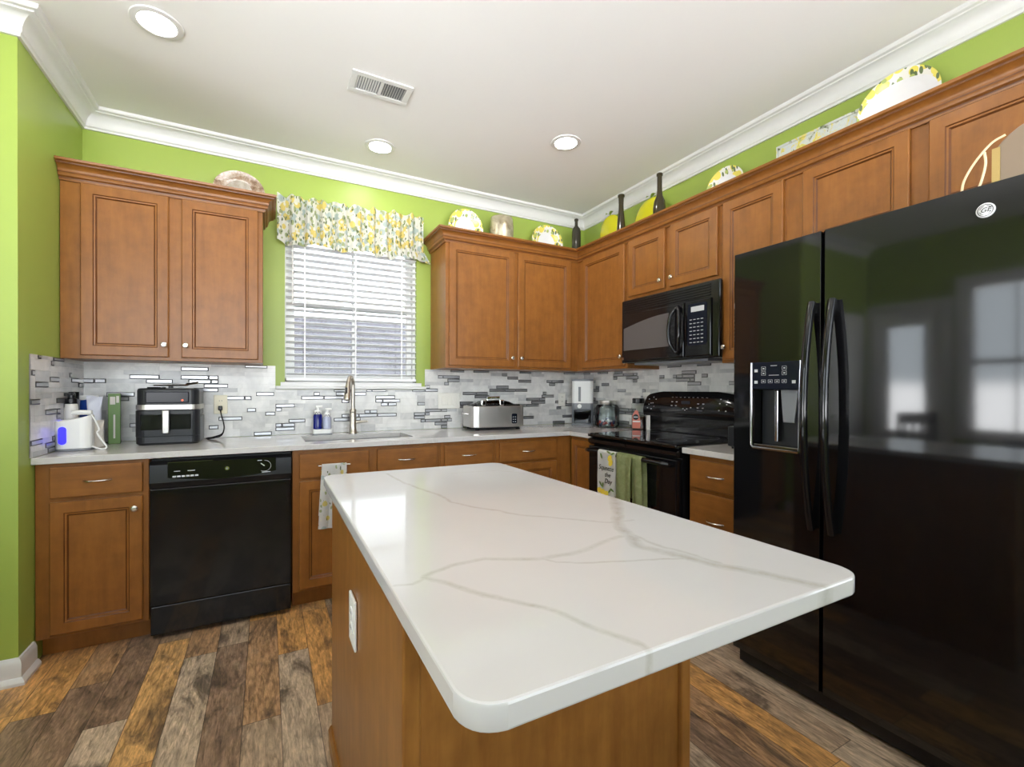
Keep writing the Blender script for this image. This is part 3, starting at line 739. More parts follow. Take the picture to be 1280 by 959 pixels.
# --- sink and faucet
sk = thing('kitchen_sink', 'undermount steel sink below the window', 'sink', (1.4175, -.33, .884))
mb = MB(); w2_, d2_ = .332, .186
def bowl(u, v): pass
o = rrect(-w2_, w2_, -d2_, d2_, .03); i = rrect(-w2_ + .014, w2_ - .014, -d2_ + .014, d2_ - .014, .03); bt = rrect(-w2_ + .03, w2_ - .03, -d2_ + .03, d2_ - .03, .03)
n = len(o); vs = [(*p, -.001) for p in o] + [(*p, -.001) for p in i] + [(*p, -.19) for p in bt]
mb.poly(vs, [(k, (k + 1) % n, n + (k + 1) % n, n + k) for k in range(n)] + [(n + k, n + (k + 1) % n, 2 * n + (k + 1) % n, 2 * n + k) for k in range(n)] + [tuple(range(2 * n, 3 * n))])
mb.build('basin', 'sinksteel', sk, True)
MB().lathe([(.0, .003), (.03, .003), (.042, .001), (.042, 0)], (0, 0, -.19)).build('drain', 'chrome', sk, True)
fc = thing('faucet', 'tall brushed nickel pull-down faucet behind the sink', 'faucet', (1.428, -.085, ZC))
MB().lathe([(.030, .001), (.030, .006), (.026, .012), (.0235, .05), (.021, .14), (.021, .142), (.0225, .145), (.0225, .16), (.019, .165), (.0, .166)], (0, 0, 0)).build('base', 'faucet', fc, True)
# spout: rises, bends toward the room and slightly to the left
dirx, diry = -.42, -.91
sp = [(0, 0, .16), (0, 0, .30)] + [(dirx * (.055 - .055 * math.cos(R(a))), diry * (.055 - .055 * math.cos(R(a))), .33 + .055 * math.sin(R(a))) for a in range(0, 166, 15)]
MB().tube(sp, .0125, 14).build('spout', 'faucet', fc, True)
e = Vector(sp[-1]); dn = Vector((dirx * .28, diry * .28, -.95)).normalized()
hd = MB().tube([e, e + dn * .02, e + dn * .05, e + dn * .11, e + dn * .118], [.0135, .0165, .0175, .0215, .020], 16).build('spray_head', 'faucet', fc, True)
bt_ = e + dn * .055 + Vector((dirx * .017 - .004, diry * .019, 0))
MB().box(bt_.x - .007, bt_.x + .007, bt_.y - .006, bt_.y + .004, bt_.z - .022, bt_.z + .022, .003).build('button', 'slot', hd)
MB().tube([(.02, -.005, .075), (.05, -.015, .078), (.085, -.03, .082), (.092, -.033, .082)], [.011, .0085, .0075, .006], 12).build('lever', 'faucet', fc, True)

# ================================================================== ISLAND
il = thing('kitchen_island', 'stained wood kitchen island base under the white quartz slab', 'island', (0, 0, 0))
IX0, IX1, IY0, IY1 = 1.102, 1.735, -2.655, -1.705
MB().box(IX0 + .004, IX1 - .004, IY0 + .004, IY1 - .004, .002, .883).build('body', 'island_wood', il)
MB().box(IX0, IX0 + .004, IY0 + .055, IY1, .002, .883).build('side_panel', 'island_wood', il)
MB().box(IX0 - .010, IX0 + .020, IY0 - .012, IY0 + .055, .002, .883, .004).build('corner_post', 'island_wood', il)
MB().box(IX1 - .020, IX1 + .010, IY0 - .012, IY0 + .055, .002, .883, .004).build('corner_post', 'island_wood', il)
MB().box(IX0 + .020, IX1 - .020, IY0 - .002, IY0 + .004, .002, .883).build('front_panel', 'island_wood', il)
MB().sweep([(IX0 - .001, IY0 + .055), (IX0 - .001, IY1 + .001), (IX1, IY1 + .001)][::-1], [(0, .002), (.012, .002), (.012, .05), (.006, .062), (0, .064)]).build('shoe_moulding', 'island_wood', il) if False else None
MB().sweep([(IX0, IY0 + .058), (IX0, IY1)][::1], [(0, .002), (-.012, .002), (-.012, .05), (-.006, .062), (0, .064)]).build('shoe_moulding', 'island_wood', il)
# worktop outline with rounded corners
def round_poly(cs, r, n=7):
    out = []; k = len(cs)
    for i in range(k):
        p = Vector(cs[i]); a = (Vector(cs[i - 1]) - p).normalized(); b = (Vector(cs[(i + 1) % k]) - p).normalized()
        p0, p1 = p + a * r, p + b * r
        for j in range(n + 1):
            t = j / n; out.append(tuple((1 - t) ** 2 * p0 + 2 * t * (1 - t) * (p + (a + b) * r * .12) + t * t * p1))
    return out
IC = [(1.077, -1.640), (1.759, -1.660), (1.789, -2.988), (1.070, -2.988)]
M['island_quartz'] = quartz('veined_island_quartz', ISLAND_VEINS)
io = MB().prism(round_poly(IC, .042), .884, ZC, 'z', .0035).build('island_countertop', 'island_quartz', None, True, 30)
tag(io, 'big white quartz island slab with long grey veins and rounded corners', 'countertop')

def outlet(name, label, loc, rz, mat, w=.072, h=.116, kind='duplex', n=1):
    o = thing(name, label, 'outlet' if kind == 'duplex' else 'switch', loc, rz)
    MB().box(-w / 2, w / 2, -.007, -.0005, -h / 2, h / 2, .003).build('cover_plate', mat, o)
    for k in range(n):
        cx = (k - (n - 1) / 2) * .046
        if kind == 'duplex':
            for s in (-1, 1):
                rc = MB().lathe([(.0165, 0), (.0165, -.002), (.0, -.002)], (cx, -.007, s * .0195), 'y', 20).build('receptacle', mat, o)
                MB().box(cx - .0075, cx - .0055, -.0096, -.009, s * .0195 - .001, s * .0195 + .007).box(cx + .0055, cx + .0075, -.0096, -.009, s * .0195, s * .0195 + .007).build('slots', 'slot', rc)
        else:
            MB().box(cx - .016, cx + .016, -.0095, -.007, -.034, .034, .002).build('rocker', mat, o)
    return o
outlet('electrical_outlet', 'white outlet plate on the side of the island', (IX0 - .0005, -2.16, .628), RW, 'white_plastic', .085, .125)

# ================================================================== APPLIANCES
# --- dishwasher
dw = thing('dishwasher', 'black built-in dishwasher between two base cabinets', 'dishwasher', (.407, 0, 0)); DWW = .618
MB().box(.004, DWW - .004, -.59, -.01, .1, .872).box(.012, DWW - .012, -.56, -.545, .002, .1).build('tub', 'black_matte', dw)
MB().box(.003, DWW - .003, -.634, -.592, .168, .735, .006).build('door_panel', 'black_gloss', dw, True)
MB().prism([(-.592, .738), (-.592, .866), (-.622, .866), (-.640, .850), (-.646, .765), (-.636, .738)], .003, DWW - .003, 'x', .002).build('control_panel', 'black_satin', dw)
MB().box(.004, DWW - .004, -.622, -.592, .025, .162, .004).build('kick_plate', 'black_gloss', dw)
cpz = .775
ins = MB(); ins.poly([(.075 + .465 * t, -.6475, cpz + .082 - .0 * t) for t in (0, 1)] + [(.54 - .465 * k / 16, -.6485, cpz + .012 - .022 * math.sin(PI * k / 16)) for k in range(17)], [tuple(range(19))]); ins.build('inset', 'black_glass', dw)
MB().box(.075, .26, -.6415, -.640, .848, .860).build('grip_recess', 'dark_chrome', dw)
bt2 = MB()
for k in range(6): bt2.box(.095 + k * .018, .109 + k * .018, -.6505, -.6475, cpz + .012, cpz + .020)
for x0, x1 in ((.10, .125), (.155, .185)): bt2.box(x0, x1, -.6500, -.6475, cpz + .040, cpz + .043)
bt2.build('buttons', 'lightgrey', dw)
dial = MB(); dial.tube([(.487 + .030 * math.cos(R(a)), -.649, cpz + .040 + .028 * math.sin(R(a))) for a in range(-120, 100, 10)], .0009, 6); dial.tube([(.487, -.650, cpz + .04), (.470, -.650, cpz + .054)], .0025, 6)
dial.box(.455, .475, -.650, -.648, cpz + .068, cpz + .071).box(.475, .515, -.650, -.648, cpz + .006, cpz + .009)
dial.build('dial', 'lightgrey', dw)
bg_ = MB().lathe([(.0095, 0), (.0095, -.003), (.0, -.003)], (.320, -.6478, cpz + .040), 'y', 24).build('badge', 'chrome', dw, True)
MB().lathe([(.0048, 0), (.0048, -.0006), (.0, -.0006)], (.320, -.6509, cpz + .040), 'y', 16).build('emblem', 'grey_plastic', bg_)

# --- range (local frame: x along wall away from corner, front faces -y)
st = thing('range', 'black freestanding electric range with smooth glass cooktop', 'range', (W - .012, -.897, 0), RW); SW = .758
SD = W - .012 - 2.818
MB().box(.002, SW - .002, -SD + .045, -.002, .03, .905).box(.03, SW - .03, -SD + .07, -.05, .002, .03).build('body', 'black_satin', st)
MB().box(.004, SW - .004, -SD, -SD + .044, .29, .845, .006).build('oven_door', 'black_gloss', st, True)
MB().box(.12, SW - .12, -SD - .0015, -SD, .40, .72, .001).build('oven_window', 'black_glass', st)
MB().box(.004, SW - .004, -SD + .004, -SD + .044, .05, .28, .006).build('storage_drawer', 'black_gloss', st, True)
MB().prism([(-SD + .044, .852), (-SD + .008, .856), (-SD - .004, .870), (-SD - .004, .888), (-SD + .044, .905)], .002, SW - .002, 'x').build('front_rail', 'black_gloss', st)
ck = MB().box(0, SW, -SD - .008, -.075, .905, .926, .006, 3).build('cooktop', 'black_glass', st, True)
for x, y, r in ((.19, -.45, .105), (.56, -.45, .085), (.19, -.20, .08), (.56, -.20, .105)):
    MB().tube([(x + r * math.cos(R(a)), y + r * math.sin(R(a)), .9263) for a in range(0, 360, 12)], .0012, 6, True, .3).build('burner_ring', 'grey_plastic', ck)
MB().tube([(.035, -SD + .002, .815), (.035, -SD - .035, .820), (.06, -SD - .045, .822), (SW - .06, -SD - .045, .822), (SW - .035, -SD - .035, .820), (SW - .035, -SD + .002, .815)], .0135, 12).build('oven_handle', 'black_gloss', st, True)
# backguard
MB().box(.012, SW - .012, -.075, -.004, .926, 1.06, .004).build('backguard_base', 'black_gloss', st)
def bgf(u, v):
    x = u * SW; k = 1 - (2 * u - 1) ** 2; top = 1.172 + .034 * min(1, k * 1.5) ** .6
    z = 1.035 + (top - 1.035) * v; bul = .022 * math.sin(PI * min(1, v * .9 + .1)) + .012 * k
    return (x, -.088 - bul - .03 * (1 - v), z)
bgm = MB().grid(bgf, 28, 10)
n0 = 28
bot = [bgf(i / 28, 0) for i in range(29)]; tp = [bgf(i / 28, 1) for i in range(29)]
bgm.poly(bot + [(p[0], -.005, p[2]) for p in bot], [(i, i + 1, 30 + i, 29 + i) for i in range(28)])
bgm.poly(tp + [(p[0], -.005, p[2]) for p in tp], [(i, i + 1, 30 + i, 29 + i) for i in range(28)])
for u in (0, 1):
    sd = [bgf(u, v / 10) for v in range(11)]; bgm.poly(sd + [(sd[-1][0], -.005, sd[-1][2]), (sd[0][0], -.005, sd[0][2])], [tuple(range(13))])
bmesh.ops.remove_doubles(bgm.bm, verts=bgm.bm.verts, dist=1e-5); bmesh.ops.recalc_face_normals(bgm.bm, faces=bgm.bm.faces)
kb = bgm; kb.mi = 1
def mark(u, v, w_, h_):
    p = bgf(u, v); kb.box(p[0] - w_, p[0] + w_, p[1] - .0025, p[1] + .0005, p[2] - h_, p[2] + h_)
rnd = random.Random(2)
for u, v in ((.06, .35), (.06, .75), (.075, .5), (.11, .3), (.115, .8), (.125, .55), (.10, .55), (.155, .7), (.145, .4)): mark(u, v, .0035, .003)
for u in (.36, .41): 
    for v in (.45, .6): mark(u, v, .006, .0025)
for u in (.64, .69):
    for v in (.4, .55): mark(u, v, .006, .0025)
for u, v in ((.49, .35), (.53, .35), (.57, .4), (.51, .3)): mark(u, v, .004, .0025)
for k in range(9): mark(.35 + k * .045, .78, .006, .0008)
for k in range(3): mark(.66, .30, .02, .001)
for u in (.84, .90):
    for v in (.35, .6, .75): mark(u, v, .0035, .003)
bgo = bgm.build('control_panel', ['black_gloss', 'lightgrey'], st, True)
p = bgf(.51, .58); MB().box(p[0] - .035, p[0] + .035, p[1] - .0028, p[1], p[2] - .010, p[2] + .010).build('display', 'dark_panel', bgo)

# --- over-the-range microwave
mw = thing('microwave', 'black over-the-range microwave with oval handle', 'microwave', (W - .012, -.921, 1.40), RW); MW = .754
MD = W - .012 - 3.088; MH = .425
MB().box(.001, MW - .001, -MD + .04, -.001, .0, MH + .010, .003).build('body', 'black_satin', mw)
fr = MB().box(-.004, MW + .030, -MD, -MD + .022, .0, MH + .006, .008, 3).build('front_frame', 'black_gloss', mw, True)
MB().box(.010, .545, -MD - .010, -MD, .012, .335, .006).build('door', 'black_gloss', mw, True)
MB().prism([(.03, .085)] + [(.03 + .40 * k / 12, .235 + .055 * math.sin(R(90 * k / 12))) for k in range(13)] + [(.43, .085)], -MD - .0115, -MD - .0095, 'y').build('door_window', 'grey_mesh', mw)
MB().box(.552, MW - .02, -MD - .010, -MD, .012, .335, .006).build('control_panel', 'black_gloss', mw, True)
kp = MB().prism(rrect(.575, MW - .045, .075, .315, .012), -MD - .0118, -MD - .0098, 'y').build('keypad', 'dark_panel', mw)
km = MB()
for r_ in range(7):
    for c_ in range(4): km.box(.590 + c_ * .026, .606 + c_ * .026, -MD - .0125, -MD - .0115, .090 + r_ * .022, .0935 + r_ * .022)
km.build('key_markings', 'lightgrey', kp)
MB().box(.60, .69, -MD - .0128, -MD - .0115, .268, .298).build('display', 'lightgrey', kp)
vg = MB()
for k in range(5): vg.box(.02, MW - .03, -MD - .006, -MD, .348 + k * .0145, .356 + k * .0145, .002)
vg.build('vent_grille', 'black_satin', mw)
lp = [(.500 + .040 * math.cos(R(a)), -MD - .045 + .030 * abs(math.sin(R(a))) ** 3, .175 + .135 * math.sin(R(a))) for a in range(0, 360, 12)]
MB().tube(lp, .011, 12, True).tube([(.5, -MD - .017, .312), (.5, -MD - .004, .312)], .012).tube([(.5, -MD - .017, .038), (.5, -MD - .004, .038)], .012).build('handle', 'black_gloss', mw, True)
MB().lathe([(.010, 0), (.010, -.003), (.0, -.003)], (.022, -MD - .010, .03), 'y', 20).build('badge', 'chrome', mw, True)
MB().box(.06, .66, -MD + .06, -.05, -.012, .0).build('lamp_panel', 'grey_plastic', mw)

# --- refrigerator
fx = 2.744; FY0 = -2.034; FW = .918
fg = thing('refrigerator', 'tall black side-by-side refrigerator with ice dispenser', 'refrigerator', (W - .03, FY0, 0), RW)
FD = W - .03 - fx                  # door face depth
SPL = .372
MB().box(.004, FW - .004, -FD + .075, -.002, .012, 1.805).build('body', 'black_satin', fg)
fz0, fz1 = .075, 1.820
def fdoor(x0, x1, nm, c1=True):
    n = 2
    pts = [(x1, -FD + .07), (x0, -FD + .07)]
    prof = []
    for k in range(n + 1):
        t = k / n; x = x0 + (x1 - x0) * t; b = 0; prof.append((x, -FD + .004 - b))
    prof[0] = (x0, -FD + .012); prof.insert(1, (x0 + .008, -FD + .004)); prof[-1] = (x1, -FD + (.012 if c1 else .0045)); prof.insert(-1, (x1 - (.008 if c1 else .001), -FD + .004))
    return MB().prism(pts + prof, fz0, fz1, 'z', .0015).build(nm, 'fridge', fg, True, 40)
fdl = fdoor(.0, SPL - .003, 'freezer_door', False); fdr = fdoor(SPL + .004, FW, 'fridge_door')
DX0, DX1, DZ0, DZ1, DZM = .097, .303, .975, 1.335, 1.222
cut(fdl, (DX0 + .008, DX1 - .008, -FD - .05, -FD + .062, DZ0 + .012, DZM))
MB().box(.02, FW - .02, -FD + .03, -FD + .07, .012, .070, .004).build('bottom_grille', 'black_satin', fg)
for hx in (SPL - .026, SPL + .046):
    zs = [.690 + (1.552 - .690) * k / 24 for k in range(25)]
    pts = [(hx, -FD - .012 - .052 * (1 - abs(2 * k / 24 - 1) ** 2.2), z) for k, z in enumerate(zs)]
    MB().tube(pts, .0135, 14, flat=1.25).box(hx - .012, hx + .012, -FD - .02, -FD + .002, .690, .735, .004).box(hx - .012, hx + .012, -FD - .02, -FD + .002, 1.507, 1.552, .004).build('door_handle', 'black_gloss', fg, True)
km = MB().prism([(DX0, DZ1), (DX1, DZ1), (DX1, DZM), (DX0, DZM)], -FD - .012, -FD + .002, 'y', .002); km.mi = 1
def frame(x, z, w_, h_):
    yy = -FD - .0128; t = .0008
    for a in ((x - w_, x + w_, z + h_ - t, z + h_), (x - w_, x + w_, z - h_, z - h_ + t), (x - w_, x - w_ + t, z - h_, z + h_), (x + w_ - t, x + w_, z - h_, z + h_)): km.box(a[0], a[1], yy, yy + .001, a[2], a[3])
    km.box(x - w_ * .35, x + w_ * .35, yy, yy + .001, z - h_ * .3, z + h_ * .3)
for x, z in ((.155, 1.308), (.155, 1.288), (.242, 1.308), (.242, 1.288)): frame(x, z, .009, .008)
for k in range(4): frame(.155 + k * .029, 1.255, .009, .007)
for x, z in ((.122, 1.30), (.122, 1.252), (.280, 1.252)): km.box(x - .007, x + .007, -FD - .0128, -FD - .0118, z - .006, z + .006)
km.box(.185, .212, -FD - .0128, -FD - .0118, 1.318, 1.320); km.box(.178, .22, -FD - .0128, -FD - .0118, 1.279, 1.281)
dp = km.build('dispenser', ['dark_panel', 'lightgrey'], fg)
MB().tube([(DX0 + .003, -FD - .010, DZ1), (DX0 + .003, -FD - .010, DZ0 + .01), (DX0 + .012, -FD - .012, DZ0), (DX1 - .004, -FD - .014, DZ0), (DX1 - .002, -FD - .010, DZ0 + .015), (DX1 - .002, -FD - .006, DZ1)], .0055, 10).build('bezel', 'dark_chrome', dp, True)
MB().box(DX0 + .012, DX1 - .012, -FD + .052, -FD + .061, DZ0 + .016, DZM - .002).build('recess_back', 'charcoal', dp)
MB().prism([(DX0 + .115, DZM - .002), (DX1 - .02, DZM - .002), (DX1 - .035, DZM - .135), (DX0 + .125, DZM - .135)], -FD + .012, -FD + .036, 'y', .004).build('ice_chute', 'grey_plastic', dp)
MB().box(DX0 + .085, DX0 + .10, -FD + .02, -FD + .05, DZ0 + .03, DZM - .004, .003).build('water_nozzle', 'dark_chrome', dp)
MB().box(DX0 + .010, DX1 - .010, -FD - .006, -FD + .055, DZ0 + .006, DZ0 + .016, .002).build('drip_tray', 'dark_chrome', dp)
bx = .821
bd = MB().lathe([(.021, 0), (.021, -.003), (.0185, -.0045), (.0, -.0045)], (bx, -FD + .002, 1.743), 'y', 32).build('badge', 'badge_silver', fg, True)
em = MB().tube([(bx + .0165 * math.cos(R(a)), -FD - .0028, 1.743 + .0165 * math.sin(R(a))) for a in range(0, 360, 15)], .0009, 6, True)
for q in range(4):
    a0 = 45 + 90 * q
    em.tube([(bx + .0125 * math.cos(R(a0 + s * 30)) , -FD - .0028, 1.743 + .0125 * math.sin(R(a0 + s * 30)) ) for s in (-1, -.5, 0, .5, 1)], .0008, 6)
em.build('emblem_ring', 'slot', bd)
text('emblem_letters', 'GE', .019, 'slot', bd, (bx, -FD - .0030, 1.743), FRONT, .0005, .3)

# ================================================================== WINDOW DRESSING
bl = thing('window_blind', 'white two-inch horizontal blind lowered in the kitchen window', 'blind', (0, 0, 0))
BX0, BX1 = WX0 + .005, WX1 - .005
MB().box(BX0, BX1, -.012, .028, 2.31, 2.355, .003).build('headrail', 'blind', bl)
mb = MB(); zz = 1.318; tilt = R(12)
while zz < 2.30:
    c_, s_ = math.cos(tilt) * .024, math.sin(tilt) * .024
    mb.prism([(.004 - c_, zz + s_ - .0015), (.004, zz + .001 - .0015), (.004 + c_, zz - s_ - .0015), (.004 + c_, zz - s_ + .0015), (.004, zz + .001 + .0015), (.004 - c_, zz + s_ + .0015)], BX0 + .003, BX1 - .003, 'x')
    zz += .0425
mb.build('slats', 'blind', bl)
MB().box(BX0 + .002, BX1 - .002, -.020, .026, 1.272, 1.292, .003).build('bottom_rail', 'blind', bl)
for x in (1.13, 1.455, 1.78):
    MB().box(x - .004, x + .004, -.0225, -.0215, 1.29, 2.31).build('ladder_tape', 'blind', bl)
MB().tube([(1.055, -.024, 2.31), (1.056, -.026, 2.0), (1.055, -.026, 1.78)], .004, 8).build('tilt_wand', 'white_plastic', bl)

va = thing('window_valance', 'ruffled lemon-print valance gathered on a rod over the window', 'curtain', (0, 0, 0))
rnd = random.Random(4); ph = [rnd.uniform(0, 6.28) for _ in range(6)]
VX0, VX1 = .962, 1.922
def vfn(u, v):
    x = VX0 + (VX1 - VX0) * u
    top = 2.466 + .022 * u + .009 * math.sin(47 * u + 2.6) + .007 * math.sin(91 * u + ph[1]); botm = 2.160 + .012 * math.sin(21 * u + ph[2]) + .007 * math.sin(55 * u + ph[3])
    z = botm + (top - botm) * v
    amp = .017 * (1 - .45 * v)
    if .82 < v < .92: amp *= .45
    y = -.082 - amp * math.sin(64 * u + ph[4] + .8 * math.sin(9 * u) + .5 * (1 - v)) - .007 * math.sin(129 * u + ph[5])
    fl_ = max(0.0, 1 - v / .26)
    xs = x + .055 * fl_ * u ** 5
    return (xs, y, z)
MB().grid(vfn, 220, 22, .0012).build('fabric', 'curtain', va, True, 80)
MB().tube([(.945, -.062, 2.448), (1.932, -.062, 2.448)], .0065, 10).build('rod', 'white_plastic', va, True)
for x in (.942, 1.916):
    MB().tube([(x + .01, -.062, 2.448), (x + .01, -.001, 2.448)], .006, 8).build('bracket', 'white_plastic', va)

# ================================================================== CEILING FIXTURES
def can_light(x, y, label, seen=True):
    c = thing('ceiling_light', label, 'ceiling light', (x, y, H), 0)
    MB().lathe([(.066, -.001), (.094, -.001), (.092, -.006), (.070, -.009), (.066, -.006)], (0, 0, 0), 'z', 40, caps=False).build('trim_ring', 'trim', c, True)
    MB().lathe([(.067, -.004), (.0, -.0045)], (0, 0, 0), 'z', 40, caps=False).build('diffuser', 'emit', c)
    return c
can_light(.495, -.960, 'round recessed ceiling light above the left wall cabinet corner')
can_light(1.541, -.399, 'round recessed ceiling light in front of the window valance')
can_light(2.556, -1.000, 'round recessed ceiling light nearest the range side')
for k, (x, y) in enumerate(((.50, -2.50), (2.45, -2.45), (-.62, -2.75))):  # added lamps out of view, extra light for kitchen and nook
    can_light(x, y, ['round recessed ceiling light above the near left corner of the island', 'round recessed ceiling light above the refrigerator front', 'round recessed ceiling light over the breakfast nook'][k])
vt = thing('ceiling_vent', 'white rectangular air register in the ceiling', 'vent', (1.419, -.982, H))
mb = MB(); mb.box(-.150, .150, -.085, -.055, -.008, -.001, .002).box(-.150, .150, .055, .085, -.008, -.001, .002).box(-.150, -.120, -.055, .055, -.008, -.001, .002).box(.120, .150, -.055, .055, -.008, -.001, .002).box(-.008, .008, -.055, .055, -.008, -.001)
mb.build('frame', 'trim', vt)
mb = MB()
for s in (-1, 1):
    for k in range(9):
        x = s * (.018 + k * .0122); mb.prism([(x - .003, -.001), (x - .0018, -.001), (x + .0035, -.008), (x + .0023, -.008)] if s < 0 else [(x + .003, -.001), (x + .0018, -.001), (x - .0035, -.008), (x - .0023, -.008)], -.055, .055, 'y')
mb.build('louvres', 'trim', vt)
MB().box(-.12, .12, -.055, .055, -.0012, -.0006).build('duct_opening', 'grey_plastic', vt)

# ================================================================== THINGS ON TOP OF THE WALL CABINETS
TOPZ = 2.301
def plate_mesh(name, r, mats, root, sx=1, split=None):
    MB().lathe([(0, -.004), (r * .60, -.004), (r * .68, -.010), (r * .97, -.024), (r, -.025), (r * .99, -.021), (r * .70, -.004), (r * .6, .002), (0, .002)], (0, 0, 0), 'y', 48, sx, caps=False).build(name, mats, root, True, 50)
def upright_plate(label, x, y, z_top, r, rz, mat, group=None, sx=1, name='plate'):
    t = thing(name, label, 'plate', (x, y, z_top - r), rz)
    plate_mesh('dish', r, mat, t, sx)
    zr = TOPZ - (z_top - r)
    MB().box(-.05, .05, -.03, .045, zr, zr + .008).box(-.05, -.042, -.034, -.026, zr + .008, zr + .03).box(.042, .05, -.034, -.026, zr + .008, zr + .03).box(-.006, .006, .012, .02, zr, -.02 + 0 * r).build('stand', 'nickel', t)
    return t
t = upright_plate('brown speckled round plate standing on the left wall cabinet', .757, -.085, 2.552, .121, 0, 'brown_plate', None, 1.14)
MB().lathe([(.0, -.0068), (.070, -.0068), (.070, -.0045), (0, -.0045)], (0, 0, 0), 'y', 40).build('glazed_centre', 'brown_plate_mid', t, True)
upright_plate('lemon-rimmed plate left of the pewter canister on the back cabinets', 2.252, -.085, 2.598, .143, 0, 'plate', None)
upright_plate('lemon-rimmed plate between the pewter canister and the corner bottle', 2.990, -.085, 2.599, .143, 0, 'plate', None, 1.08)
tn = thing('canister', 'mottled pewter canister between two lemon plates', 'canister', (2.535, -.15, TOPZ))
MB().lathe([(.075, .001), (.088, .02), (.094, .10), (.094, .18), (.088, .25), (.084, .262), (.080, .262), (.082, .245), (.080, .03), (0, .03)], (0, 0, 0), 'z', 36).build('shell', 'tin', tn, True)
def bottle(x, y, prof, mat, label):
    t = thing('glass_bottle', label, 'bottle', (x, y, TOPZ))
    MB().lathe(prof, (0, 0, 0), 'z', 28).build('glass_body', mat, t, True)
    h = prof[-1][1]; r = prof[-1][0]
    MB().lathe([(r, h - .016), (r + .004, h - .015), (r + .004, h - .004), (r + .001, h), (r - .004, h)], (0, 0, 0), 'z', 24).build('lip', mat, t, True)
bottle(3.205, -.22, [(.036, .001), (.038, .01), (.038, .24), (.034, .265), (.016, .290), (.0135, .30), (.0135, .352)], 'bottle_cool', 'dark straight-sided bottle in the corner on the wall cabinets')
bottle(3.205, -.775, [(.036, .001), (.038, .01), (.034, .06), (.028, .15), (.019, .24), (.018, .28), (.021, .35)], 'bottle', 'dark tapered bottle between the two yellow lemon ornaments')
bottle(3.205, -1.150, [(.040, .001), (.042, .01), (.042, .12), (.036, .165), (.020, .205), (.0165, .24), (.0165, .353)], 'bottle', 'dark wine bottle right of the bigger lemon ornament')
def lemon(y, ztop, r, label, tiltz):
    x = W - .085
    t = thing('lemon_ornament', label, 'ornament', (x, y, TOPZ), RW)
    h = ztop - TOPZ
    prof = [(.001, 0)] + [(r * math.sin(PI * k / 16) ** .8, h * .5 * (1 - math.cos(PI * k / 16)) * .96) for k in range(1, 16)] + [(.006, h * .97), (.002, h)]
    b = bmesh.new()
    MBB = MB(); MBB.lathe(prof, (0, 0, 0), 'z', 32)
    for v in MBB.bm.verts: v.co.y *= .35; v.co.x += tiltz * v.co.z
    MBB.build('fruit', 'lemon', t, True, 60)
    lf = MB()
    for s in (-1, 1):
        lf.grid(lambda u, v, s=s: (tiltz * h + s * u * .05 + .0, -.01 + (v - .5) * .030 * math.sin(PI * min(.98, u + .08)), h * .97 + .018 * math.sin(PI * u * .8) + .006 * abs(v - .5)), 8, 4, .001)
    lf.tube([(tiltz * h, 0, h * .96), (tiltz * h + .004, 0, h + .016)], .004, 8)
    lf.build('leaves', 'leaf', t, True)
lemon(-.470, 2.645, .125, 'smaller yellow lemon ornament nearest the corner bottle', -.02)
lemon(-.885, 2.618, .150, 'bigger yellow lemon ornament left of the wine bottle', .10)
def right_plate(y, ztop, r, mat, label, sx=1, name='plate'):
    return upright_plate(label, W - .085, y, ztop, r, RW, mat, None, sx, name)
right_plate(-1.535, 2.564, .127, 'plate', 'lemon-rimmed plate on the right-wall cabinets beside the wine bottle', 1.06)
t = thing('serving_tray', 'long rectangular lemon-print tray leaning behind the cabinet crown', 'tray', (W - .09, -2.055, TOPZ), RW)
b = MB().box(-.20, .20, -.006, .006, .001, .238, .004).build('board', 'tray', t)
MB().box(-.205, .205, -.010, -.006, .228, .240).box(-.205, -.195, -.010, -.006, .001, .228).box(.195, .205, -.010, -.006, .001, .228).build('rim', 'tray', t)
right_plate(-2.395, 2.620, .140, 'platter', 'big oval lemon-rimmed platter on the right-wall cabinets', 1.1, 'platter')

# box with a cord handle on top of the refrigerator
gb = thing('gift_box', 'brown arched box with cream cord handle on the refrigerator', 'box', (2.90, -2.835, 1.822), RW)
bw = .30; arch = [(0, .0), (bw, .0), (bw, .10)] + [(bw / 2 + bw / 2 * math.cos(R(a)), .10 + .10 * math.sin(R(a))) for a in range(10, 180, 10)] + [(0, .10)]
MB().prism(arch, -.04, .06, 'y', .003).build('shell', 'tan_card', gb)
MB().box(.0, .018, -.0425, -.040, .001, .135).build('side_band', 'gold_strip', gb)
text('gold_script', 'Amore', .022, 'rope', gb, (.105, -.0412, .055), FRONT, .0004, .3) if False else MB().tube([(.075 + .006 * k, -.0415, .055 + .004 * math.sin(k * 1.9)) for k in range(12)], .0016, 6).build('gold_script', 'rope', gb)
MB().tube(curve([(.03, -.044, .165), (-.0, -.05, .150), (-.035, -.055, .105), (-.058, -.06, .055), (-.064, -.06, .006)]), .0034, 8).tube(curve([(-.014, -.05, .13), (-.010, -.055, .09), (-.018, -.06, .04), (-.030, -.06, .006)]), .0034, 8).build('cord_handle', 'rope', gb, True)

# ================================================================== THINGS ON THE COUNTER
Z1 = ZC + .0008
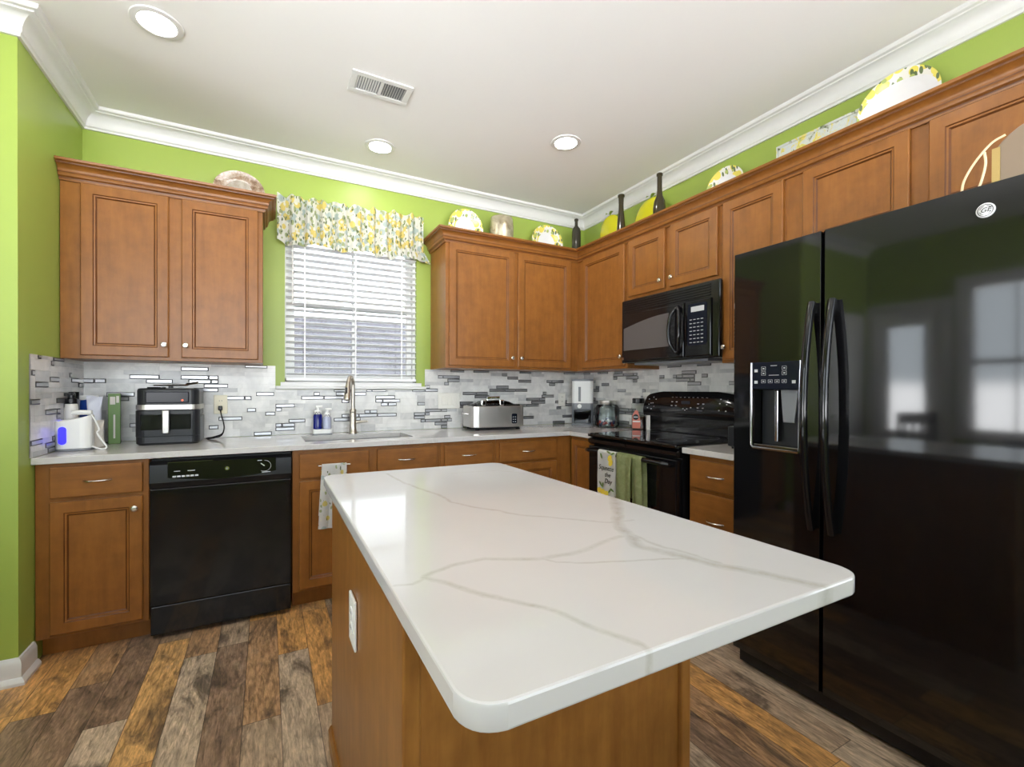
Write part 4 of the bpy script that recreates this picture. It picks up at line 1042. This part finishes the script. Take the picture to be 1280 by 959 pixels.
# --- air fryer
af = thing('air_fryer', 'black air fryer with steel band and clear basket window', 'air fryer', (.432, -.185, Z1)); aw, ad = .143, .135
def rr(x0, x1, y0, y1, r): return rrect(x0, x1, y0, y1, r, 6)
MB().prism(rr(-aw, aw, -ad, ad, .045), .006, .150, 'z', .006).prism(rr(-aw + .004, aw - .004, -ad + .004, ad, .045), .150, .305, 'z', .012).build('body', 'charcoal', af, True)
MB().prism(rr(-aw + .01, aw - .01, -ad + .01, ad - .01, .04), .0, .006, 'z').build('foot_ring', 'black_matte', af)
def band(z0, z1, off, mat, nm, par): return MB().prism([(x, y) for x, y in rr(-aw - off, aw + off, -ad - off, ad, .047)], z0, z1, 'z', .001).build(nm, mat, par, True)
band(.190, .216, .0012, 'steel', 'steel_band', af)
pn = MB().box(-.095, .095, -ad - .003, -ad + .012, .226, .287, .004).build('touch_panel', 'dark_panel', af)
MB().lathe([(.005, 0), (.005, -.001), (0, -.001)], (.066, -ad - .003, .240), 'y', 16).build('indicator', 'amber_led', pn)
bk = MB().prism(rr(-aw - .001, aw + .001, -ad - .004, -ad + .09, .045), .045, .186, 'z', .003).build('basket', 'charcoal', af, True)
wn_ = MB().box(-.115, .105, -ad - .0065, -ad - .0035, .082, .165, .002).build('basket_window', 'smoke_glass', bk)
MB().box(-.113, .103, -ad - .0042, -ad - .0038, .084, .163).build('basket_interior', 'cookware_inside', bk)
MB().prism([(-.018, .186), (.012, .186), (.012, .070), (.008, .064), (-.014, .064), (-.018, .070)], -ad - .042, -ad - .022, 'y', .004).box(-.012, .006, -ad - .03, -ad - .003, .14, .175).build('basket_handle', 'steel', bk)
MB().box(-.10, -.04, -ad + .06, ad - .05, .305, .312, .003).build('top_vent', 'black_satin', af)
# tongs resting on the fryer
tg = thing('tongs', 'steel kitchen tongs lying on top of the air fryer', 'tongs', (.432, -.24, Z1 + .306))
MB().tube([(-.075, 0, .014), (.0, 0, .017), (.075, .01, .018)], .007, 8, flat=.5).tube([(-.075, 0, .014), (.0, .03, .015), (.08, .035, .016)], .007, 8, flat=.5).build('arms', 'steel', tg, True)
MB().grid(lambda u, v: (.072 + .055 * u, -.005 + .045 * v * (1 - .2 * u), .017 + .012 * math.sin(PI * v) + .008 * u), 6, 6, .0015).build('scoop_head', 'faucet', tg, True)
MB().box(-.008, .012, -.008, .03, .0008, .013, .003).build('pivot', 'black_satin', tg)
# --- white cordless flosser-like device with blue light
wf_ = thing('water_flosser', 'white countertop water flosser with glowing blue tank window', 'water flosser', (.071, -.372, Z1))
MB().prism(rr(-.070, .070, -.052, .052, .04), .0, .010, 'z', .002).build('base_plate', 'grey_plastic', wf_)
b = MB().prism(rr(-.068, .068, -.05, .05, .038), .010, .145, 'z', .003).build('housing', 'white_plastic', wf_, True)
for v in b.data.vertices:
    if v.co.z > .1: v.co.z += .028 * (v.co.x + .068) / .136 - .008 * math.sin((v.co.x + .068) / .136 * PI)
MB().prism(rr(-.048, -.018, .032, .118, .0149), -.0525, -.049, 'y').build('tank_window', 'blue_led', wf_)
MB().prism(rr(-.060, .0, -.035, .04, .02), .138, .147, 'z', .002).build('lit_tank', 'blue_led', wf_)
MB().tube([(-.012, -.006, .182), (.02, -.008, .185), (.066, -.012, .184)], [.010, .012, .011], 12).build('handpiece', 'white_plastic', wf_, True)
MB().tube(curve([(.062, -.012, .176), (.082, -.018, .14), (.095, -.02, .10), (.088, -.02, .085), (.10, -.03, .06), (.125, -.035, .02), (.128, -.05, .006), (.115, -.06, .0045), (.09, -.05, .012), (.072, -.03, .016)]), .0038, 8).build('hose', 'white_plastic', wf_, True)
# --- pump bottle behind it
pb = thing('spray_bottle', 'pale bottle with black cap behind the white water flosser', 'bottle', (.031, -.280, Z1))
MB().lathe([(.024, .0), (.026, .006), (.026, .20), (.024, .222), (.020, .226), (0, .226)], (0, 0, 0), 'z', 24).build('bottle_body', 'cream_plastic', pb, True)
MB().lathe([(.024, .226), (.024, .25), (.014, .255), (.014, .268), (0, .268)], (0, 0, 0)).box(-.03, .014, -.012, .012, .266, .280, .003).build('cap', 'black_satin', pb)
pb2 = thing('dark_bottle', 'dark bottle in the left corner behind the black-capped bottle', 'bottle', (.025, -.222, Z1))
MB().lathe([(.020, .0), (.022, .006), (.022, .22), (.024, .245), (0, .246)], (0, 0, 0), 'z', 24).build('bottle_body', 'grey_plastic', pb2, True)
MB().lathe([(.020, .246), (.021, .285), (0, .287)], (0, 0, 0), 'z', 20).build('cap', 'black_satin', pb2, True)
# --- blue pouch and plastic bag
rnd = random.Random(9)
def pouch(name, label, x, y, rz, w_, h_, th, mat, wob, cat='bag', taper=.0):
    t = thing(name, label, cat, (x, y, Z1), rz)
    ph_ = [rnd.uniform(0, 6) for _ in range(5)]
    def f(u, v):
        a = 2 * PI * u; k = 1 - v ** 2.2; wd = w_ / 2 * (1 - taper * math.sin(PI * v * .8))
        thk = th / 2 * (.08 + .92 * k)
        x_ = wd * math.copysign(abs(math.cos(a)) ** .6, math.cos(a)); y_ = thk * math.copysign(abs(math.sin(a)) ** .8, math.sin(a))
        z_ = h_ * v + .004 * math.sin(x_ * 70 + ph_[0]) * v
        y_ += wob * (math.sin(x_ * 60 + z_ * 40 + ph_[1]) + .6 * math.sin(x_ * 110 - z_ * 85 + ph_[2])) * (.2 + v * .8)
        return (x_, y_, max(z_, 0))
    m = MB().grid(f, 40, 22)
    bmesh.ops.remove_doubles(m.bm, verts=m.bm.verts, dist=1e-5)
    m.build('pouch', mat, t, True, 60)
    return t
t = pouch('foil_pouch', 'upright blue foil pouch behind the white water flosser', .056, -.105, R(4), .085, .262, .045, 'blue_bag', .002)
MB().box(-.040, .040, -.008, .0, .240, .266, .002).build('white_top_band', 'white_plastic', t)
pouch('plastic_bag', 'crumpled pale plastic bag beside the green folder', .098, -.190, R(5), .086, .262, .05, 'plastic_bag', .004, 'bag', .35)
pouch('paper_wrap', 'wad of crumpled beige paper in front of the plastic bag', .122, -.262, R(5), .070, .135, .045, 'beige_cloth', .006, 'paper', .1)
gf = thing('folder', 'green folder standing upright between the plastic bag and air fryer', 'folder', (.156, -.082, Z1), R(12))
MB().box(-.026, .026, -.060, .060, .0, .275, .002).build('cover', 'green_card', gf)
MB().box(-.0268, -.026, -.055, .04, .205, .245).box(-.004, .004, -.0608, -.060, .03, .16).box(-.018, .004, -.0608, -.060, .215, .258).box(.008, .020, -.0608, -.060, .225, .262).build('label_sticker', 'beige_cloth', gf)
# --- outlet with plug, cord
outlet('electrical_outlet', 'ivory outlet on the backsplash with a black cord plugged in', (.652, -.0088, 1.120), 0, 'ivory')
pc = thing('power_cord', 'black power cord plugged into the ivory outlet', 'cord', (.652, -.02, 1.098))
MB().box(-.011, .011, -.022, -.001, -.014, .014, .004).build('plug', 'black_satin', pc)
cz = Z1 - 1.098 + .004
MB().tube(curve([(.0, -.022, -.01), (.008, -.03, -.05), (.018, -.035, -.09), (.022, -.045, -.125), (.012, -.06, -.155), (-.02, -.08, cz + .004), (-.045, -.10, cz), (-.055, -.12, cz), (-.04, -.125, cz + .004), (.005, -.09, cz + .012), (.020, -.07, cz + .035), (.006, -.075, cz + .02), (-.03, -.10, cz + .010), (-.05, -.09, cz + .006), (-.066, -.08, cz + .002)]), .0036, 8).build('cable', 'black_satin', pc, True)
outlet('wall_switch', 'white double switch plate on the backsplash left of the slow cooker', (2.152, -.0088, 1.128), 0, 'cream_plastic', .178, .122, 'rocker', 3)
outlet('electrical_outlet', 'white outlet on the backsplash beside the cereal dispenser', (3.205, -.0088, 1.128), 0, 'cream_plastic')
outlet('electrical_outlet', 'white outlet on the right wall backsplash above the label jar', (W - .0088, -.80, 1.140), RW, 'cream_plastic')
# --- soap bottles in caddy
sc_ = thing('soap_caddy', 'white caddy holding two soap pump bottles by the sink', 'caddy', (1.232, -.088, Z1))
MB().prism(rr(-.062, .062, -.032, .032, .012), .0, .008, 'z').build('base', 'grey_plastic', sc_)
MB().prism(rr(-.061, .061, -.031, .031, .012), .008, .036, 'z', .002).build('tray', 'white_plastic', sc_)
def soap(x, mat, h, label):
    t = thing('soap_bottle', label, 'soap bottle', (1.232 + x, -.088, Z1 + .037))
    MB().lathe([(.025, .0), (.028, .004), (.028, h), (.022, h + .01), (0, h + .011)], (0, 0, 0), 'z', 24).build('bottle_body', mat, t, True)
    p = MB().lathe([(.0215, h + .011), (.023, h + .03), (.018, h + .036), (.008, h + .038), (.008, h + .055), (0, h + .055)], (0, 0, 0), 'z', 20).box(-.012, .030, -.008, .008, h + .052, h + .068, .004).build('pump', 'white_plastic', t, True)
    d = MB()
    for k in range(5): d.lathe([(.0035, 0), (.0, -.001)], (-.015 + .007 * k, -.0225 + .0008 * (k - 2) ** 2, h + .016 + .006 * (k % 2)), 'y', 8)
    d.build('dots', 'slot', p)
soap(-.029, 'blue_soap', .088, 'soap pump bottle filled with dark blue liquid')
soap(.029, 'clear_soap', .070, 'soap pump bottle filled with pale clear liquid')
# --- slow cooker
sl = thing('slow_cooker', 'rectangular stainless slow cooker with digital keypad', 'slow cooker', (2.445, -.195, Z1), R(-3)); lw, ld = .215, .125
MB().prism(rr(-lw, lw, -ld, ld, .05), .020, .178, 'z', .005).build('housing', 'steel', sl, True)
MB().prism(rr(-lw + .03, lw - .03, -ld + .02, ld - .02, .04), .010, .020, 'z').build('underside', 'black_matte', sl)
for sx in (-1, 1):
    for sy in (-1, 1): MB().lathe([(.016, 0), (.018, .011)], (sx * (lw - .05), sy * (ld - .035), 0), 'z', 14).build('foot', 'black_satin', sl)
for sx in (-1, 1): MB().tube([(sx * lw, -.035, .115), (sx * (lw + .022), -.03, .118), (sx * (lw + .022), .03, .118), (sx * lw, .035, .115)], .008, 8).build('side_handle', 'chrome', sl, True)
kp = MB().prism(rr(.098, .142, .045, .120, .010), -ld - .003, -ld + .001, 'y').build('keypad', 'dark_panel', sl)
km = MB()
for r_ in range(3):
    for q_ in range(2): km.box(.106 + q_ * .018, .114 + q_ * .018, -ld - .0038, -ld - .0029, .056 + r_ * .018, .061 + r_ * .018)
km.build('keys', 'lightgrey', kp)
ld_ = MB().prism(rr(-lw + .025, lw - .02, -ld + .012, ld - .012, .05), .178, .190, 'z', .004).build('lid', 'black_satin', sl, True)
MB().grid(lambda u, v: ((u - .5) * .30, (v - .5) * .16, .190 + .030 * (1 - (2 * u - 1) ** 4) * (1 - (2 * v - 1) ** 4)), 16, 10).build('lid_glass', 'jar_glass', ld_, True)
MB().tube([(-.05, 0, .215), (-.05, 0, .236), (.05, 0, .240), (.05, 0, .215)], .009, 10).build('lid_knob', 'chrome', ld_, True)
for s, nm in ((-.125, 'lid_clip'), (.02, 'lid_clip')):
    MB().box(s - .018, s + .018, -ld + .004, -ld + .03, .182, .224, .006).build(nm, 'chrome', ld_)
# --- cereal / rice dispenser, turned toward the room
dz = thing('food_dispenser', 'white and grey food dispenser standing in the counter corner', 'dispenser', (3.325, -.155, Z1), R(-38)); w_, d_ = .092, .070
MB().prism(rr(-w_, w_, -d_, d_, .035), .0, .012, 'z', .002).prism(rr(-w_, w_, -.0, d_, .02), .012, .135, 'z').prism(rr(-w_, w_, -d_, d_, .035), .135, .185, 'z', .002).build('base', 'grey_plastic', dz, True)
MB().prism(rr(-w_ + .001, w_ - .001, -d_ + .001, d_ - .001, .035), .185, .375, 'z', .001).build('bin', 'white_plastic', dz, True)
MB().prism(rr(-w_ - .001, w_ + .001, -d_ - .001, d_ + .001, .035), .375, .392, 'z', .003).build('lid', 'grey_plastic', dz, True)
MB().box(-.035, -.014, -d_ - .0008, -d_ + .003, .20, .325, .0006).build('level_window', 'grey_plastic', dz)
MB().lathe([(.018, 0), (.018, -.006), (.0, -.007)], (-.025, -d_, .160), 'y', 24).build('button', 'white_plastic', dz, True)
MB().prism(rr(-w_ + .018, w_ - .018, -d_ - .002, -.004, .02), .014, .125, 'z', .002).build('cup', 'smoke_glass', dz, True)
# --- candy jar
cj = thing('candy_jar', 'wide glass jar of wrapped candy beside the food dispenser', 'jar', (3.345, -.455, Z1))
MB().lathe([(.0, .003), (.080, .003), (.093, .012), (.095, .03), (.095, .15), (.080, .175), (.066, .182), (.066, .188)], (0, 0, 0), 'z', 36, caps=False).lathe([(.0, .0), (.080, .0), (.097, .012), (.098, .03), (.098, .152), (.083, .178), (.068, .185)], (0, 0, 0), 'z', 36, caps=False).build('glass_body', 'jar_glass', cj, True)
MB().lathe([(.070, .182), (.072, .185), (.072, .212), (.066, .216), (0, .216)], (0, 0, 0), 'z', 32).build('lid', 'steel', cj, True)
rnd = random.Random(5)
for k in range(30):
    a = rnd.uniform(0, 6.28); r_ = .075 * math.sqrt(rnd.random()); z_ = .016 + .055 * rnd.random() * (1 - r_ / .12)
    c_ = MB(); c_.lathe([(.0, -.016), (.007, -.012), (.013, 0), (.007, .012), (0, .016)], (0, 0, 0), 'z', 8)
    ct_ = c_.bm; bmesh.ops.transform(ct_, matrix=Matrix.Translation((3.345 + r_ * math.cos(a), -.455 + r_ * math.sin(a), Z1 + z_)) @ Matrix.Rotation(rnd.uniform(0, 3), 4, 'X') @ Matrix.Rotation(rnd.uniform(0, 3), 4, 'Y'), verts=ct_.verts)
    mt = ['red_candy', 'white_candy', 'navy_candy'][k % 3]
    tag(c_.build('candy', mt, None, True), '%s candy inside the wide glass jar' % ['red wrapped', 'white wrapped', 'navy wrapped'][k % 3], 'candy', 'candies in the glass jar, %s' % ['red', 'white', 'navy'][k % 3])
# --- label jar
lj = thing('snack_jar', 'tall square jar with coral label and dark lid beside the range', 'jar', (3.385, -.768, Z1), R(-40))
MB().prism(rr(-.047, .047, -.047, .047, .016), .001, .200, 'z', .004).build('glass_body', 'jar_glass', lj, True)
MB().prism(rr(-.041, .041, -.041, .041, .014), .004, .095, 'z', .004).build('contents', 'coffee', lj, True)
MB().lathe([(.040, .200), (.044, .202), (.044, .234), (.040, .238), (0, .238)], (0, 0, 0), 'z', 28).build('lid', 'black_satin', lj, True)
lb = MB().prism([(-.045, .015), (.012, .015), (.016, .06), (.006, .10), (-.004, .145), (-.024, .150), (-.045, .11)], -.0485, -.0472, 'y').build('label', 'pink_label', lj)
MB().lathe([(.021, 0), (.0, -.0006)], (-.020, -.0486, .098), 'y', 20).build('label_seal', 'slot', lb)
MB().box(-.036, -.004, -.0496, -.0490, .095, .101).box(-.042, .012, -.0490, -.0484, .060, .070).build('label_band', 'white_plastic', lb)
nb = tag(MB().prism(rr(3.395, 3.437, -.882, -.838, .008), Z1, Z1 + .125, 'z', .003).build('napkin_stack', 'white_plastic'), 'small white upright holder squeezed between the jar and the range', 'holder')
# --- gadget on the short counter
sp_ = thing('spice_box', 'small black appliance box on the short counter beside the refrigerator', 'box', (3.09, -1.865, Z1))
MB().box(-.07, .07, -.05, .06, .012, .115, .006).build('housing', 'charcoal', sp_)
for sx in (-1, 1):
    for sy in (-1, 1): MB().lathe([(.008, 0), (.009, .013)], (sx * .05, sy * .035 + .005, 0), 'z', 12).build('foot', 'black_matte', sp_)

# ================================================================== TOWELS
def drape(path, u0, u1, to, wave, name, mats, parent, nu=36, thick=.0035):
    """path: (out, z) list; to(u, out, z) -> xyz"""
    n = len(path) - 1
    def f(u, v):
        s = v * n; i = min(int(s), n - 1); t = s - i
        o_ = path[i][0] * (1 - t) + path[i + 1][0] * t; z_ = path[i][1] * (1 - t) + path[i + 1][1] * t
        return to(u0 + (u1 - u0) * u, o_ + wave(u, z_), z_)
    return MB().grid(f, nu, n * 4, thick).build(name, mats, parent, True, 70)
HX = 2.818 - .045; HZ = .822
def hang(z_front, z_back, r): return [(r * 1.0, z_back), (r * 1.0, HZ)] + [(r * math.cos(R(a)), HZ + r * math.sin(R(a))) for a in range(20, 180, 20)] + [(-r, HZ), (-r, HZ - .1), (-r - .002, (z_front + HZ) / 2), (-r, z_front)]
tw = thing('dish_towel', 'white lemon dish towel with black lettering on the oven handle', 'towel', (0, 0, 0))
drape(hang(.54, .56, .019), -1.075, -1.243, lambda u, o, z: (HX + o, u, z), lambda u, z: .003 * math.sin(u * 9) * max(0, (HZ - z)) / .3, 'cloth', 'white_cloth', tw)
TR = Matrix.Rotation(-PI / 2, 4, 'Z') @ FRONT
fx_ = HX - .0245
for s, yy, zz in (('Squeeze', -1.165, .735), ('the', -1.180, .695), ('Day', -1.185, .655)):
    text('lettering', s, .042, 'slot', tw, (fx_ - .003, yy, zz), TR, .0006, .25)
M['print_yellow'] = P('print_yellow', (.80, .60, .06), .8); M['print_green'] = P('print_green', (.13, .20, .05), .8)
def patch(y, z, a, b_, rot, name, mat, n=18):
    pts = [(y + a * math.cos(t) * math.cos(rot) - b_ * math.sin(t) * math.sin(rot), z + a * math.cos(t) * math.sin(rot) + b_ * math.sin(t) * math.cos(rot)) for t in [2 * PI * k / n for k in range(n)]]
    MB().prism(pts, fx_ - .0035, fx_ - .002, 'x').build(name, mat, tw)
for y, z in ((-1.200, .800), (-1.208, .772), (-1.135, .585), (-1.168, .578), (-1.105, .59)): patch(y, z, .022, .016, .5 + y * 9, 'printed_lemon', 'print_yellow')
for y, z, r_ in ((-1.19, .835, .3), (-1.225, .83, -.4), (-1.115, .63, .9), (-1.135, .625, 1.8), (-1.20, .60, 2.3), (-1.222, .61, .4), (-1.12, .805, 1.2)): patch(y, z, .018, .006, r_, 'printed_leaf', 'print_green')
gt = thing('dish_towel', 'sage green terry towel bunched on the oven handle', 'towel', (0, 0, 0))
drape(hang(.55, .58, .022), -1.255, -1.385, lambda u, o, z: (HX + o, u, z), lambda u, z: (-.012 * abs(math.sin(u * 5.2)) ** 1.4) * min(1, max(0, (HZ + .03 - z)) / .12), 'front_fold', 'green_towel', gt, 44)
drape(hang(.545, .50, .020), -1.375, -1.455, lambda u, o, z: (HX + o + .003, u - .012 * (HZ - z), z), lambda u, z: .010 * math.sin(u * 6 + 1) * min(1, max(0, (HZ - z)) / .1), 'back_fold', 'green_towel', gt, 30)

tb = thing('towel_bar', 'thin towel bar fixed on the sink cabinet drawer front', 'towel bar', (0, 0, 0))
MB().tube([(1.155, -.631, .795), (1.155, -.668, .795), (1.32, -.668, .795), (1.32, -.631, .795)], .0045, 8).build('bar', 'nickel', tb)
st_ = thing('hand_towel', 'white hand towel with lemon sprigs hanging at the sink cabinet', 'towel', (0, 0, 0))
HZ = .795
drape([(.010, .52), (.010, HZ)] + [(.010 * math.cos(R(a)), HZ + .010 * math.sin(R(a))) for a in range(30, 180, 30)] + [(-.010, HZ), (-.014, .70), (-.014, .56), (-.012, .452)], 1.172, 1.300, lambda u, o, z: (u - .06 * (HZ - z) * (1 if u < 1.24 else .35), -.668 + o, z), lambda u, z: -.007 * abs(math.sin(u * 8)) * min(1, max(0, HZ - z + .01) / .06), 'cloth', 'towel_print', st_)

# ================================================================== BREAKFAST NOOK (mirrored in the refrigerator door)
M['dark_wood'] = wood('dark_walnut', (.035, .018, .010), (.02, .01, .006), .3)
nk = thing('dining_table', 'dark round pedestal table in the nook mirrored in the refrigerator door', 'table', (-.52, -2.12, 0))
MB().lathe([(0, .715), (.40, .715), (.43, .725), (.43, .74), (.42, .747), (0, .747)], (0, 0, 0), 'z', 40).build('tabletop', 'dark_wood', nk, True)
MB().lathe([(.05, .06), (.075, .12), (.045, .25), (.06, .45), (.04, .55), (.07, .714)], (0, 0, 0), 'z', 24).build('pedestal', 'dark_wood', nk, True)
for k in range(4):
    a = PI / 4 + k * PI / 2
    MB().tube([(.04 * math.cos(a), .04 * math.sin(a), .14), (.18 * math.cos(a), .18 * math.sin(a), .10), (.30 * math.cos(a), .30 * math.sin(a), .023)], [.035, .028, .022], 10).build('foot', 'dark_wood', nk, True)
bo = thing('fruit_bowl', 'dark shallow bowl on the round nook table', 'bowl', (-.46, -2.16, .748))
MB().lathe([(.0, .001), (.06, .001), (.065, .006), (.12, .045), (.15, .075), (.145, .076), (.11, .048), (.05, .012), (0, .012)], (0, 0, 0), 'z', 32).build('shell', 'charcoal', bo, True)
ch = thing('dining_chair', 'dark slat-back dining chair by the nook table mirrored in the refrigerator', 'chair', (-.80, -1.50, 0), R(25))
MB().box(-.21, .21, -.20, .20, .43, .465, .012).build('seat', 'dark_wood', ch)
for sx in (-1, 1):
    MB().tube([(sx * .18, -.17, .43), (sx * .19, -.18, .001)], [.020, .014], 10).build('leg', 'dark_wood', ch, True)
    MB().tube([(sx * .18, .18, 1.00), (sx * .18, .17, .46), (sx * .19, .20, .001)], [.016, .020, .014], 10).build('leg', 'dark_wood', ch, True)
MB().box(-.19, .19, .168, .192, .90, 1.01, .008).build('top_rail', 'dark_wood', ch)
for k in range(4): MB().box(-.12 + k * .08 - .018, -.12 + k * .08 + .018, .172, .184, .465, .90, .003).build('back_slat', 'dark_wood', ch)
